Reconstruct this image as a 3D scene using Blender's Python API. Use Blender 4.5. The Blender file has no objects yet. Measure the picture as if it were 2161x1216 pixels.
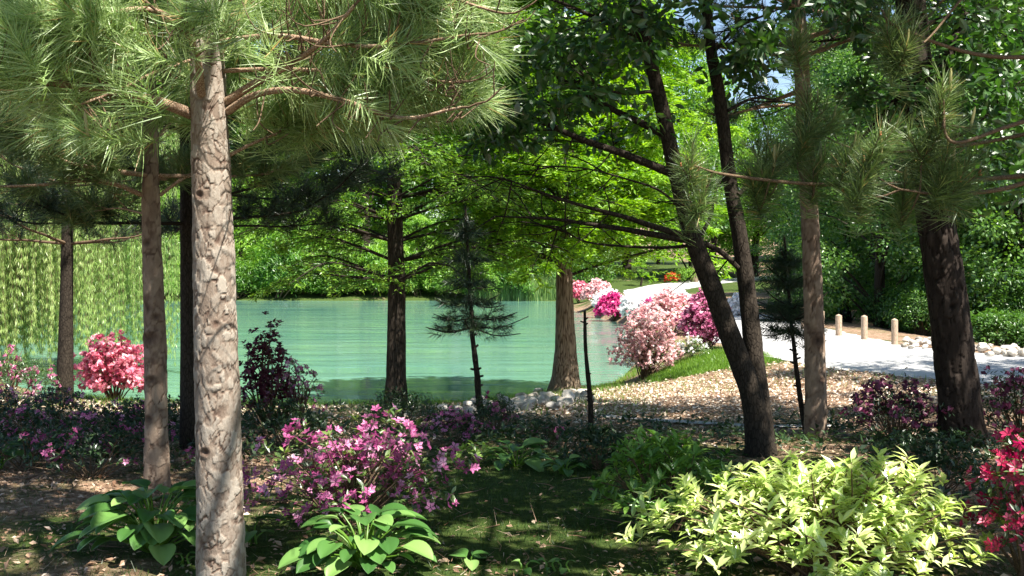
import bpy, math, random
import numpy as np
from math import radians, sin, cos, pi

# ------------------------------------------------------------------ camera, light, exposure
SC = bpy.context.scene
COL = SC.collection
F = 2161.0; HZ = 560.0; CX = 1080.5; CAMZ = 2.6          # photo pixels: focal length, eye level, centre; metres
cam_d = bpy.data.cameras.new("camera"); cam = bpy.data.objects.new("camera", cam_d); COL.objects.link(cam)
cam.location = (0, 0, CAMZ); cam.rotation_euler = (radians(90), 0, 0)
cam_d.sensor_width = 36.0; cam_d.lens = 36.0; cam_d.shift_y = -(608 - HZ) / F
cam_d.clip_start = 0.05; cam_d.clip_end = 1500
SC.camera = cam
SUN = np.array([0.36, -0.36, 0.86]); SUN /= np.linalg.norm(SUN)
elev = math.asin(SUN[2]); azim = math.atan2(SUN[0], SUN[1])
w = bpy.data.worlds.new("World"); SC.world = w; w.use_nodes = True
nt = w.node_tree; bg = nt.nodes["Background"]
sky = nt.nodes.new("ShaderNodeTexSky"); sky.sky_type = 'NISHITA'; sky.sun_disc = False
sky.sun_elevation = elev; sky.sun_rotation = azim; sky.air_density = 1.0; sky.dust_density = 0.6
nt.links.new(sky.outputs[0], bg.inputs[0]); bg.inputs[1].default_value = 0.078
sl = bpy.data.lights.new("sun", 'SUN'); sl.energy = 5.0; sl.angle = radians(0.5); sl.color = (1.0, 0.95, 0.86)
so = bpy.data.objects.new("sun", sl); COL.objects.link(so)
so.rotation_euler = (math.acos(SUN[2]), 0, math.atan2(SUN[1], SUN[0]) + pi / 2)
SC.view_settings.view_transform = 'Standard'; SC.view_settings.look = 'None'
SC.view_settings.exposure = 1.55; SC.view_settings.gamma = 1.0
SC.render.engine = 'CYCLES'
cy = SC.cycles
cy.max_bounces = 6; cy.diffuse_bounces = 3; cy.glossy_bounces = 3; cy.transmission_bounces = 4
cy.transparent_max_bounces = 4; cy.caustics_reflective = False; cy.caustics_refractive = False
cy.use_denoising = True; cy.sample_clamp_indirect = 4.0
try: cy.denoiser = 'OPENIMAGEDENOISE'
except Exception: pass

# ------------------------------------------------------------------ helpers
def rg(s): return np.random.default_rng(s)
def P(px, py, d): return np.array([(px - CX) / F * d, d, CAMZ - (py - HZ) / F * d])
def nrm(v):
    v = np.asarray(v, float); return v / np.maximum(np.linalg.norm(v, axis=-1, keepdims=True), 1e-9)
def spath(pts, n):
    """Catmull-Rom through pts, n samples"""
    p = np.asarray(pts, float)
    if len(p) == 2: t = np.linspace(0, 1, n)[:, None]; return p[0] * (1 - t) + p[1] * t
    q = np.vstack([2 * p[0] - p[1], p, 2 * p[-1] - p[-2]])
    t = np.linspace(0, len(p) - 1 - 1e-6, n); i = t.astype(int); f = (t - i)[:, None]
    a, b, c, d = q[i], q[i + 1], q[i + 2], q[i + 3]
    return 0.5 * ((2 * b) + (c - a) * f + (2 * a - 5 * b + 4 * c - d) * f ** 2 + (3 * b - a - 3 * c + d) * f ** 3)
_ph = rg(99).uniform(0, 6.28, (8, 3)); _dr = nrm(rg(98).normal(size=(8, 3)))
def wob(p, f):
    """smooth pseudo noise, about -1..1"""
    p = np.asarray(p, float); o = 0
    for k in range(8):
        o = o + np.sin((p @ _dr[k]) * f * (1 + 0.35 * k) + _ph[k, 0] + 1.7 * np.sin((p @ _dr[(k + 3) % 8]) * f * 0.7 + _ph[k, 1])) / (1 + 0.3 * k)
    return o / 3.2

class MB:
    def __init__(s): s.v = []; s.f = []; s.r = []; s.n = 0
    def add(s, V, Fc, rnd=0.5, mat=0, smooth=False):
        V = np.asarray(V, float).reshape(-1, 3); Fc = np.asarray(Fc, np.int64)
        s.v.append(V); s.f.append((Fc + s.n, mat, smooth))
        s.r.append(np.broadcast_to(np.asarray(rnd, float), (len(V),))); s.n += len(V)
    def build(s, name, mats, parent=None, loc=(0, 0, 0)):
        V = np.vstack(s.v); R = np.concatenate(s.r)
        off = np.array(parent.location if parent is not None else loc, float)
        V = V - off
        me = bpy.data.meshes.new(name); me.vertices.add(len(V)); me.vertices.foreach_set("co", V.astype(np.float32).ravel())
        lo = np.concatenate([f.ravel() for f, m, k in s.f]); cnt = np.concatenate([np.full(len(f), f.shape[1]) for f, m, k in s.f])
        me.loops.add(len(lo)); me.loops.foreach_set("vertex_index", lo.astype(np.int32))
        me.polygons.add(len(cnt)); st = np.concatenate([[0], np.cumsum(cnt)[:-1]])
        me.polygons.foreach_set("loop_start", st.astype(np.int32))
        me.polygons.foreach_set("material_index", np.concatenate([np.full(len(f), m) for f, m, k in s.f]).astype(np.int32))
        me.polygons.foreach_set("use_smooth", np.concatenate([np.full(len(f), k) for f, m, k in s.f]))
        a = me.attributes.new("rnd", 'FLOAT', 'POINT'); a.data.foreach_set("value", R.astype(np.float32))
        for m in (mats if isinstance(mats, (list, tuple)) else [mats]): me.materials.append(m)
        me.update(calc_edges=True)
        o = bpy.data.objects.new(name, me); COL.objects.link(o)
        if parent is not None: o.parent = parent
        else: o.location = off
        return o

def tag(o, label=None, cat=None, group=None, kind=None):
    if label: o["label"] = label
    if cat: o["category"] = cat
    if group: o["group"] = group
    if kind: o["kind"] = kind
    return o
def thing(name, label, cat, loc, group=None, rz=0):
    o = bpy.data.objects.new(name, None); COL.objects.link(o); o.empty_display_size = 0.3
    o.location = tuple(float(c) for c in loc); o.rotation_euler = (0, 0, rz); return tag(o, label, cat, group)
def dup(root, loc, rz=0, s=1.0, label=None, group=None):
    r = root.copy(); COL.objects.link(r); r.location = tuple(float(c) for c in loc); r.rotation_euler = (0, 0, rz)
    r.scale = (s, s, s) if np.isscalar(s) else s
    if label: r["label"] = label
    if group: r["group"] = group
    for ch in list(root.children):
        c = ch.copy(); COL.objects.link(c); c.parent = r
    return r

def tube(mb, path, rad, seg=6, rnd=0.5, mat=0, cap=True):
    p = np.asarray(path, float); n = len(p); rad = np.broadcast_to(np.asarray(rad, float), (n,))
    t = nrm(np.gradient(p, axis=0)); ref = np.array([0, 0, 1.0]) if abs(t[:, 2]).mean() < 0.8 else np.array([1.0, 0, 0])
    a = nrm(np.cross(t, ref)); b = np.cross(t, a)
    th = np.linspace(0, 2 * pi, seg, endpoint=False)
    V = p[:, None] + (a[:, None] * np.cos(th)[None, :, None] + b[:, None] * np.sin(th)[None, :, None]) * rad[:, None, None]
    i = np.arange(n - 1)[:, None] * seg; j = np.arange(seg)[None]; k = (j + 1) % seg
    Fq = np.stack([i + j, i + k, i + seg + k, i + seg + j], -1).reshape(-1, 4)
    mb.add(V.reshape(-1, 3), Fq, rnd, mat, True)
    if cap:
        mb.add(np.vstack([V[-1], p[-1] + t[-1] * rad[-1] * 0.5]), np.stack([np.arange(seg), (np.arange(seg) + 1) % seg, np.full(seg, seg)], -1), rnd, mat, True)

def stamp(mb, T, pos, d, n, s, rnd, mat=0, smooth=False):
    """stamp template T=(V,F) at pos, y axis along d, z axis near n, scale s (N,) or (N,3)"""
    tV, tF = T; pos = np.asarray(pos, float); N = len(pos)
    if N == 0: return
    d = nrm(d); x = nrm(np.cross(d, n)); z = np.cross(x, d)
    s = np.asarray(s, float)
    if s.ndim == 0: s = np.full(N, float(s))
    if s.ndim == 1: s = np.repeat(s[:, None], 3, 1)
    V = pos[:, None] + tV[None, :, 0:1] * (x * s[:, 0:1])[:, None] + tV[None, :, 1:2] * (d * s[:, 1:2])[:, None] + tV[None, :, 2:3] * (z * s[:, 2:3])[:, None]
    k = len(tV); Fc = (np.arange(N)[:, None, None] * k + tF[None]).reshape(-1, tF.shape[1])
    mb.add(V.reshape(-1, 3), Fc, np.repeat(np.broadcast_to(rnd, (N,)), k), mat, smooth)

A = np.array
# leaf templates: length 1 along y, width 1 along x
T_DIA = (A([[0, 0, 0], [-.5, .45, .12], [0, 1, 0], [.5, .45, .12]], float), A([[0, 1, 2], [0, 2, 3]]))
T_OVAL = (A([[0, 0, 0], [-.38, .25, .1], [-.5, .55, .1], [0, 1, -.12], [.5, .55, .1], [.38, .25, .1], [0, .25, .02], [0, .6, 0]], float),
          A([[0, 6, 1], [0, 5, 6], [1, 6, 7], [1, 7, 2], [5, 7, 6], [5, 4, 7], [2, 7, 3], [7, 4, 3]]))
T_NEED = (A([[-.5, 0, 0], [.5, 0, 0], [0, 1, 0]], float), A([[0, 1, 2]]))
T_NEED2 = (A([[-.5, 0, 0], [.5, 0, 0], [.4, .5, .0], [-.4, .5, .0], [-.1, 1, -.09], [.1, 1, -.09]], float), A([[0, 1, 2, 3], [3, 2, 5, 4]]))
def _flower(k=5, op=0.55):
    V = []; Fc = []
    for i in range(k):
        a = 2 * pi * i / k; c, s = cos(a), sin(a); b = len(V)
        for (r, wd, h) in ((0.03, 0, 0), (.3, -.17, .28 * op), (.55, 0, .36 * op), (.3, .17, .28 * op)):
            V.append([r * c - wd * s, h, r * s + wd * c])
        Fc += [[b, b + 1, b + 2], [b, b + 2, b + 3]]
    return A(V, float), A(Fc)
T_FLO = _flower()
T_FLO3 = (A([[-.5, 0, 0], [.5, 0, .1], [.1, .5, .4], [-.1, .4, -.5], [.4, .5, -.3], [-.4, .45, .3]], float), A([[0, 1, 2], [0, 3, 1], [3, 4, 5]]))
def _hosta():
    V = []; Fc = []; ny, nx = 9, 7
    for j in range(ny):
        t = j / (ny - 1); wd = (math.sin(pi * min(1, t * 1.0) ** 0.70) ** 0.58) if 0 < t < 1 else 0.02
        if j == 1: wd *= 1.02
        for i in range(nx):
            u = (i / (nx - 1) - .5) * 2
            back = -0.10 * abs(u) * (1 - t) ** 4
            V.append([u * wd * .40, t + back - .02 * (1 - abs(u)), 0.16 * abs(u) * wd + .03 * math.cos(u * 9) * wd - 0.28 * t * t + .10 * t])
    for j in range(ny - 1):
        for i in range(nx - 1):
            b = j * nx + i; Fc.append([b, b + 1, b + nx + 1, b + nx])
    return A(V, float), A(Fc)
T_HOSTA = _hosta()

def rdir(r, n, up=0.0):
    v = nrm(r.normal(size=(n, 3))); v[:, 2] += up; return nrm(v)

# ------------------------------------------------------------------ materials
def mat(name):
    m = bpy.data.materials.new(name); m.use_nodes = True; t = m.node_tree
    for n in list(t.nodes): t.nodes.remove(n)
    out = t.nodes.new("ShaderNodeOutputMaterial"); return m, t, out
def N(t, kind, **kw):
    n = t.nodes.new(kind)
    for k, v in kw.items():
        if hasattr(n, k): setattr(n, k, v)
        else: n.inputs[k].default_value = v
    return n
def ramp(t, fac, stops):
    n = t.nodes.new("ShaderNodeValToRGB"); cr = n.color_ramp
    while len(cr.elements) < len(stops): cr.elements.new(0.5)
    for e, (p, c) in zip(cr.elements, stops): e.position = p; e.color = (*c, 1)
    t.links.new(fac, n.inputs[0]); return n.outputs[0]
def leafmat(name, stops, trans=0.4, gloss=0.06, rough=0.4, tcol=None):
    m, t, out = mat(name)
    at = N(t, "ShaderNodeAttribute", attribute_name="rnd")
    c = ramp(t, at.outputs["Fac"], stops)
    df = N(t, "ShaderNodeBsdfDiffuse"); t.links.new(c, df.inputs[0])
    tr = N(t, "ShaderNodeBsdfTranslucent")
    hs = N(t, "ShaderNodeHueSaturation", Saturation=1.1, Value=1.25, Hue=0.49)
    t.links.new(c, hs.inputs["Color"]); t.links.new(hs.outputs[0], tr.inputs[0])
    mx = N(t, "ShaderNodeMixShader"); mx.inputs[0].default_value = trans
    t.links.new(df.outputs[0], mx.inputs[1]); t.links.new(tr.outputs[0], mx.inputs[2])
    gl = N(t, "ShaderNodeBsdfGlossy", Roughness=rough); gl.inputs[0].default_value = (1, 1, 1, 1)
    m2 = N(t, "ShaderNodeMixShader"); m2.inputs[0].default_value = gloss
    t.links.new(mx.outputs[0], m2.inputs[1]); t.links.new(gl.outputs[0], m2.inputs[2])
    t.links.new(m2.outputs[0], out.inputs[0]); return m
def barkmat(name, stops, scale=(9, 9, 2.2), bump=0.5, attr=False, nscale=1.0, rough=0.9):
    m, t, out = mat(name)
    tc = N(t, "ShaderNodeTexCoord"); mp = N(t, "ShaderNodeMapping"); mp.inputs["Scale"].default_value = scale
    t.links.new(tc.outputs["Object"], mp.inputs[0])
    no = N(t, "ShaderNodeTexNoise", Scale=2.2 * nscale, Detail=8.0, Roughness=0.65); t.links.new(mp.outputs[0], no.inputs["Vector"])
    vo = N(t, "ShaderNodeTexVoronoi", feature='DISTANCE_TO_EDGE', Scale=2.6 * nscale)
    t.links.new(mp.outputs[0], vo.inputs["Vector"])
    mr = N(t, "ShaderNodeMapRange"); mr.inputs[1].default_value = 0.0; mr.inputs[2].default_value = 0.16
    t.links.new(vo.outputs[0], mr.inputs[0])
    mu = N(t, "ShaderNodeMath", operation='MULTIPLY_ADD'); t.links.new(no.outputs[0], mu.inputs[0]); mu.inputs[1].default_value = 0.75
    m3 = N(t, "ShaderNodeMath", operation='MULTIPLY'); m3.inputs[1].default_value = 0.3; t.links.new(mr.outputs[0], m3.inputs[0]); t.links.new(m3.outputs[0], mu.inputs[2])
    fac = mu.outputs[0]
    if attr:
        at = N(t, "ShaderNodeAttribute", attribute_name="rnd")
        mm = N(t, "ShaderNodeMath", operation='MULTIPLY_ADD'); mm.inputs[1].default_value = 0.55
        t.links.new(at.outputs["Fac"], mm.inputs[0])
        m4 = N(t, "ShaderNodeMath", operation='MULTIPLY'); m4.inputs[1].default_value = 0.45; t.links.new(no.outputs[0], m4.inputs[0]); t.links.new(m4.outputs[0], mm.inputs[2])
        fac = mm.outputs[0]
    c = ramp(t, fac, stops)
    b = N(t, "ShaderNodeBsdfPrincipled", Roughness=rough); b.inputs["Specular IOR Level"].default_value = 0.12
    t.links.new(c, b.inputs["Base Color"])
    bp = N(t, "ShaderNodeBump", Strength=bump, Distance=0.03); t.links.new(fac, bp.inputs["Height"]); t.links.new(bp.outputs[0], b.inputs["Normal"])
    t.links.new(b.outputs[0], out.inputs[0]); return m

M = {}
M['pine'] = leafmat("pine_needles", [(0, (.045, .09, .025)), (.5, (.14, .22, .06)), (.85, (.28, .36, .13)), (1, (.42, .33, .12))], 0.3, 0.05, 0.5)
M['pine_sun'] = leafmat("pine_needles_sunny", [(0, (.11, .19, .05)), (.35, (.27, .41, .12)), (.7, (.48, .62, .28)), (.92, (.70, .77, .48)), (1, (.50, .34, .14))], 0.4, 0.06, 0.5)  # needle copy with sunlit brightness put into the colour
M['pine_dark'] = leafmat("pine_needles_dark", [(0, (.012, .03, .012)), (.6, (.03, .065, .022)), (1, (.07, .11, .035))], 0.22, 0.05, 0.4)  # darker needle copy, shade put into the colour
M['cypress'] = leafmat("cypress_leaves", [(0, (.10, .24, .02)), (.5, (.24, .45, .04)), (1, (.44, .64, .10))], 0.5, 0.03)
M['cypress_dark'] = leafmat("cypress_leaves_shaded_tree", [(0, (.05, .13, .018)), (.5, (.15, .30, .035)), (1, (.32, .50, .07))], 0.4, 0.03)  # cypress leaves again, darkened in the colour for the shaded tree
M['willow'] = leafmat("willow_leaves", [(0, (.17, .30, .06)), (.5, (.36, .50, .14)), (1, (.60, .68, .30))], 0.45, 0.05)
M['broad'] = leafmat("broad_leaves", [(0, (.02, .07, .012)), (.5, (.05, .14, .02)), (1, (.12, .25, .035))], 0.42, 0.07)
M['wood'] = leafmat("woodland_leaves", [(0, (.028, .085, .012)), (.5, (.075, .185, .025)), (1, (.19, .34, .05))], 0.42, 0.05)
M['spring'] = leafmat("spring_leaves", [(0, (.05, .14, .02)), (.5, (.14, .31, .04)), (1, (.32, .50, .09))], 0.45, 0.04)
M['lime'] = leafmat("lime_leaves", [(0, (.08, .21, .02)), (.5, (.18, .37, .045)), (1, (.38, .58, .10))], 0.5, 0.03)
M['azleaf'] = leafmat("azalea_leaves", [(0, (.025, .06, .015)), (.6, (.07, .14, .03)), (1, (.22, .32, .06))], 0.35, 0.08)
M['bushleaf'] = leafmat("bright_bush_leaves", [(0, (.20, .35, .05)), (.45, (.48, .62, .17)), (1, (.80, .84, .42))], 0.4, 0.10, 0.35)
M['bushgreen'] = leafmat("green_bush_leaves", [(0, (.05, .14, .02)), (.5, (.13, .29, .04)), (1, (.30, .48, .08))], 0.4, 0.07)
M['darkleaf'] = leafmat("dark_shrub_leaves", [(0, (.012, .03, .01)), (.6, (.03, .07, .02)), (1, (.08, .13, .03))], 0.3, 0.05)
M['purpleaf'] = leafmat("maroon_shrub_leaves", [(0, (.05, .008, .016)), (.6, (.14, .028, .045)), (1, (.26, .07, .10))], 0.3, 0.06)
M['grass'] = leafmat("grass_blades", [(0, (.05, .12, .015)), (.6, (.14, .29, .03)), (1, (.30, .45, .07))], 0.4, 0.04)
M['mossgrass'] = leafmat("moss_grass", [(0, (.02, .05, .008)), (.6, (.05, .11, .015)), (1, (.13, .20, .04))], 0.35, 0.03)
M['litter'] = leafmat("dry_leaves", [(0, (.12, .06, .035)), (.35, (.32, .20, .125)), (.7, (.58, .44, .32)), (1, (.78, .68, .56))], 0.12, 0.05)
M['reed'] = leafmat("reed_blades", [(0, (.10, .2, .05)), (.6, (.25, .38, .12)), (1, (.5, .55, .3))], 0.35, 0.03)
def hostamat():
    m, t, out = mat("hosta_leaf")
    at = N(t, "ShaderNodeAttribute", attribute_name="rnd")
    c = ramp(t, at.outputs["Fac"], [(0, (.04, .12, .025)), (.6, (.10, .23, .05)), (1, (.26, .42, .12))])
    b = N(t, "ShaderNodeBsdfPrincipled", Roughness=0.38); t.links.new(c, b.inputs["Base Color"])
    tr = N(t, "ShaderNodeBsdfTranslucent"); t.links.new(c, tr.inputs[0])
    mx = N(t, "ShaderNodeMixShader"); mx.inputs[0].default_value = .3
    t.links.new(b.outputs[0], mx.inputs[1]); t.links.new(tr.outputs[0], mx.inputs[2]); t.links.new(mx.outputs[0], out.inputs[0]); return m
M['hosta'] = hostamat()
def petal(name, a, b, c=None): return leafmat(name, [(0, a), (.6, b), (1, c or b)], 0.35, 0.03)
M['f_pink'] = petal("petals_pink", (.55, .10, .17), (.80, .30, .38), (.92, .60, .62))
M['f_purple'] = petal("petals_purple", (.32, .05, .17), (.56, .15, .34), (.78, .42, .60))
M['f_magenta'] = petal("petals_magenta", (.42, .02, .16), (.68, .07, .26), (.80, .25, .42))
M['f_mauve'] = petal("petals_mauve", (.34, .06, .16), (.58, .20, .34), (.80, .50, .58))
M['f_purple_shaded'] = petal("petals_purple_shaded", (.10, .02, .05), (.24, .06, .13), (.42, .16, .26))  # purple petals darkened in the colour for azaleas in shade
M['f_pale'] = petal("petals_pale_pink", (.62, .30, .32), (.82, .56, .56), (.88, .78, .74))
M['f_red'] = petal("petals_red_pink", (.34, .008, .05), (.56, .03, .11), (.70, .12, .22))  # petal colour lowered to stand for partial shade
M['f_white'] = petal("petals_white", (.70, .66, .66), (.82, .80, .80), (.85, .84, .82))
M['f_orange'] = petal("petals_orange_red", (.6, .06, .01), (.8, .12, .03), (.8, .2, .1))
M['candle'] = petal("pine_candle", (.30, .30, .12), (.45, .42, .18), (.5, .45, .22))
M['cone'] = petal("pine_cone_orange", (.30, .10, .03), (.48, .19, .07), (.5, .25, .1))
M['b_pine'] = barkmat("pine_bark_plates", [(0.1, (.03, .017, .013)), (.33, (.11, .072, .054)), (.55, (.215, .167, .13)), (.75, (.33, .288, .24))], (22, 22, 10), .6, True)
M['b_pine2'] = barkmat("pine_bark_brown", [(0.15, (.035, .021, .016)), (.45, (.135, .09, .065)), (.8, (.31, .235, .175))], (14, 14, 6), .5, True)
M['b_limb'] = barkmat("pine_limb_bark", [(0.2, (.10, .055, .035)), (.5, (.26, .16, .10)), (.8, (.46, .36, .26))], (30, 30, 30), .3)
M['b_dark'] = barkmat("dark_fissured_bark", [(0.2, (.010, .008, .006)), (.55, (.035, .027, .02)), (.85, (.08, .065, .05))], (13, 13, 2.2), .8)
M['b_oak'] = barkmat("oak_bark", [(0.2, (.007, .005, .004)), (.5, (.022, .016, .013)), (.85, (.055, .042, .034))], (16, 16, 3.0), .9, True)  # bark colour darkened to keep the shaded trunk near black
M['b_cyp'] = barkmat("cypress_bark", [(0.3, (.03, .02, .013)), (.5, (.15, .105, .068)), (.75, (.36, .285, .205))], (20, 20, 1.1), .9)
M['b_grey'] = barkmat("grey_brown_bark", [(0.2, (.009, .007, .005)), (.5, (.026, .020, .015)), (.85, (.060, .048, .036))], (18, 18, 6), .4)  # darkened beyond grey brown to hold the silhouette of shaded trunks
M['twig'] = barkmat("twig_bark", [(0.2, (.05, .035, .022)), (.6, (.14, .095, .06)), (.9, (.28, .2, .13))], (40, 40, 40), .2)
M['twig_dark'] = barkmat("twig_dark_bark", [(0.2, (.012, .010, .008)), (.8, (.05, .04, .03))], (40, 40, 40), .2)
M['post'] = barkmat("weathered_post_wood", [(0.2, (.16, .10, .06)), (.5, (.38, .27, .19)), (.85, (.58, .46, .35))], (30, 30, 3), .3)
def rockmat():
    m, t, out = mat("limestone_rock")
    tc = N(t, "ShaderNodeTexCoord"); no = N(t, "ShaderNodeTexNoise", Scale=9.0, Detail=8.0, Roughness=.7); t.links.new(tc.outputs["Object"], no.inputs["Vector"])
    oi = N(t, "ShaderNodeObjectInfo"); ad = N(t, "ShaderNodeMath", operation='MULTIPLY_ADD'); t.links.new(oi.outputs["Random"], ad.inputs[0]); ad.inputs[1].default_value = .3; t.links.new(no.outputs[0], ad.inputs[2])
    c = ramp(t, ad.outputs[0], [(0.3, (.10, .08, .06)), (.52, (.33, .29, .24)), (.85, (.58, .54, .48))])
    b = N(t, "ShaderNodeBsdfPrincipled", Roughness=.85); t.links.new(c, b.inputs["Base Color"])
    bp = N(t, "ShaderNodeBump", Strength=.6, Distance=.02); t.links.new(no.outputs[0], bp.inputs["Height"]); t.links.new(bp.outputs[0], b.inputs["Normal"])
    t.links.new(b.outputs[0], out.inputs[0]); return m
M['rock'] = rockmat()

# ------------------------------------------------------------------ terrain
POND = A([(-4.9, 18.5), (-6.3, 18.7), (-9, 20.2), (-12, 23.5), (-15, 27), (-24, 32), (-34, 42), (-44, 58), (-40, 74), (-25, 76.5), (-12, 74.5), (-4, 75.5), (3.9, 74),
          (3.5, 58), (4.2, 51), (4.9, 46.8), (5.1, 42), (4.7, 35), (3.6, 28.5), (2.6, 23.8), (2.15, 22.3), (1.5, 21.2), (.65, 20.3), (-.45, 19.25), (-1.3, 18.5), (-3.2, 18.2)], float)
ROAD = spath([(34, 9.0), (24, 11.5), (16, 12.0), (11.2, 14.9), (8.7, 17.4), (7.1, 20.6), (6.7, 25), (6.95, 32), (7.3, 42), (8.3, 55), (9.5, 68), (11.5, 78), (17, 86), (30, 92)], 120)
def seg_d(x, y, poly, closed=True):
    a = poly; b = np.roll(poly, -1, 0) if closed else poly[1:]; a = a if closed else poly[:-1]
    best = np.full(np.shape(x), 1e9)
    for (ax, ay), (bx, by) in zip(a, b):
        dx, dy = bx - ax, by - ay; t = np.clip(((x - ax) * dx + (y - ay) * dy) / (dx * dx + dy * dy + 1e-9), 0, 1)
        best = np.minimum(best, (x - ax - t * dx) ** 2 + (y - ay - t * dy) ** 2)
    return np.sqrt(best)
def sdpond(x, y):
    x = np.asarray(x, float); y = np.asarray(y, float); d = seg_d(x, y, POND)
    ins = np.zeros(np.shape(x), bool); n = len(POND)
    for i in range(n):
        x1, y1 = POND[i]; x2, y2 = POND[(i + 1) % n]
        c = ((y1 > y) != (y2 > y)) & (x < (x2 - x1) * (y - y1) / (y2 - y1 + 1e-12) + x1)
        ins ^= c
    return np.where(ins, -d, d)
def sm(t): t = np.clip(t, 0, 1); return t * t * (3 - 2 * t)
def gz(x, y):
    x = np.asarray(x, float); y = np.asarray(y, float); s = sdpond(x, y)
    p3 = np.stack([x, y, 0 * x], -1)
    z = 1.0 * (1 - np.exp(-np.maximum(s, 0) / 5.0)) + 0.05 * wob(p3, 0.9) * sm(s / 3) + .02 * wob(p3, 3.1) * sm(s / 2)
    dr = seg_d(x, y, ROAD, False)
    k = 1 - sm((dr - 2.6) / 2.2)
    k = k * sm((s + .2) / 1.3)
    z = z * (1 - k) + 0.8 * k
    z = z + np.maximum(y - 78, 0) * 0.045 + 3.0 * sm((x - 12) / 60) * sm((y - 30) / 40) - 0.5 * sm((x - 10.2) / 3) * sm((y - 18) / 4) * (1 - sm((y - 40) / 20)) * (dr > 2.2) * sm((dr - 2.2) / 3)
    return np.where(s < 0, np.maximum(s * 0.35, -1.2) - 0.02, z + .015)
def G(x, y): return A([x, y, float(gz(A([x]), A([y]))[0])])
def gp(px, py):
    """where the view ray through a photo pixel meets the ground"""
    d = np.concatenate([np.arange(3.0, 30, .02), np.arange(30, 110, .1)]); x = (px - CX) / F * d; z = CAMZ - (py - HZ) / F * d
    i = np.argmax(z <= gz(x, d)); return A([x[i], d[i], z[i]])

def groundmat():
    m, t, out = mat("ground_soil")
    tc = N(t, "ShaderNodeTexCoord"); at = N(t, "ShaderNodeAttribute", attribute_name="rnd")
    n1 = N(t, "ShaderNodeTexNoise", Scale=14.0, Detail=8.0, Roughness=.75); t.links.new(tc.outputs["Object"], n1.inputs["Vector"])
    n2 = N(t, "ShaderNodeTexNoise", Scale=1.1, Detail=5.0, Roughness=.6); t.links.new(tc.outputs["Object"], n2.inputs["Vector"])
    lit = ramp(t, n1.outputs[0], [(.3, (.07, .042, .026)), (.5, (.24, .155, .10)), (.68, (.50, .38, .28))])
    mos = ramp(t, n1.outputs[0], [(.3, (.018, .035, .008)), (.55, (.055, .085, .02)), (.75, (.13, .15, .04))])
    # rnd: 0 = litter, 1 = moss / grass
    a = N(t, "ShaderNodeMath", operation='MULTIPLY_ADD'); t.links.new(n2.outputs[0], a.inputs[0]); a.inputs[1].default_value = 1.6; t.links.new(at.outputs["Fac"], a.inputs[2])
    r = N(t, "ShaderNodeMapRange"); r.inputs[1].default_value = 1.1; r.inputs[2].default_value = 1.4; t.links.new(a.outputs[0], r.inputs[0])
    mx = N(t, "ShaderNodeMixRGB"); t.links.new(r.outputs[0], mx.inputs[0]); t.links.new(lit, mx.inputs[1]); t.links.new(mos, mx.inputs[2])
    b = N(t, "ShaderNodeBsdfPrincipled", Roughness=.95); b.inputs["Specular IOR Level"].default_value = .1
    t.links.new(mx.outputs[0], b.inputs["Base Color"])
    bp = N(t, "ShaderNodeBump", Strength=.9, Distance=.04); t.links.new(n1.outputs[0], bp.inputs["Height"]); t.links.new(bp.outputs[0], b.inputs["Normal"])
    t.links.new(b.outputs[0], out.inputs[0]); return m
def grass_w(x, y):
    """how grassy / mossy the ground is, 0..1"""
    p3 = np.stack([x, y, 0 * x], -1)
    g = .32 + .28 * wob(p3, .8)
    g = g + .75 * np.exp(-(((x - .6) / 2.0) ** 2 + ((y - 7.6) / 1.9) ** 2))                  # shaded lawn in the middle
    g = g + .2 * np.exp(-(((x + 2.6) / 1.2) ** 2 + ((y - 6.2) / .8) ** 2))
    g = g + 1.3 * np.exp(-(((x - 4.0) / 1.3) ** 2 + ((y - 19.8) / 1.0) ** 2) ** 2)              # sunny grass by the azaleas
    g = g - .7 * np.exp(-(((x - 3.2) / 3.0) ** 2 + ((y - 15.8) / 2.2) ** 2) ** 2)               # leaf litter bank
    g = g + .5 * sm((y - 60) / 10) * (x < 20)
    return np.clip(g, 0, 1)
def gravelmat():
    m, t, out = mat("pale_gravel")
    tc = N(t, "ShaderNodeTexCoord")
    n1 = N(t, "ShaderNodeTexNoise", Scale=30.0, Detail=6.0, Roughness=.8); t.links.new(tc.outputs["Object"], n1.inputs["Vector"])
    vo = N(t, "ShaderNodeTexVoronoi", Scale=38.0); t.links.new(tc.outputs["Object"], vo.inputs["Vector"])
    n2 = N(t, "ShaderNodeTexNoise", Scale=1.4, Detail=4.0); t.links.new(tc.outputs["Object"], n2.inputs["Vector"])
    s1 = N(t, "ShaderNodeMath", operation='MULTIPLY_ADD'); t.links.new(vo.outputs["Color"], s1.inputs[0]); s1.inputs[1].default_value = .35; t.links.new(n1.outputs[0], s1.inputs[2])
    s2 = N(t, "ShaderNodeMath", operation='MULTIPLY_ADD'); t.links.new(n2.outputs[0], s2.inputs[0]); s2.inputs[1].default_value = .3; t.links.new(s1.outputs[0], s2.inputs[2])
    c = ramp(t, s2.outputs[0], [(.4, (.15, .145, .14)), (.75, (.34, .335, .325)), (1, (.50, .49, .48))])
    b = N(t, "ShaderNodeBsdfPrincipled", Roughness=.95); t.links.new(c, b.inputs["Base Color"])
    bp = N(t, "ShaderNodeBump", Strength=.7, Distance=.016); t.links.new(s1.outputs[0], bp.inputs["Height"]); t.links.new(bp.outputs[0], b.inputs["Normal"])
    t.links.new(b.outputs[0], out.inputs[0]); return m
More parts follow.
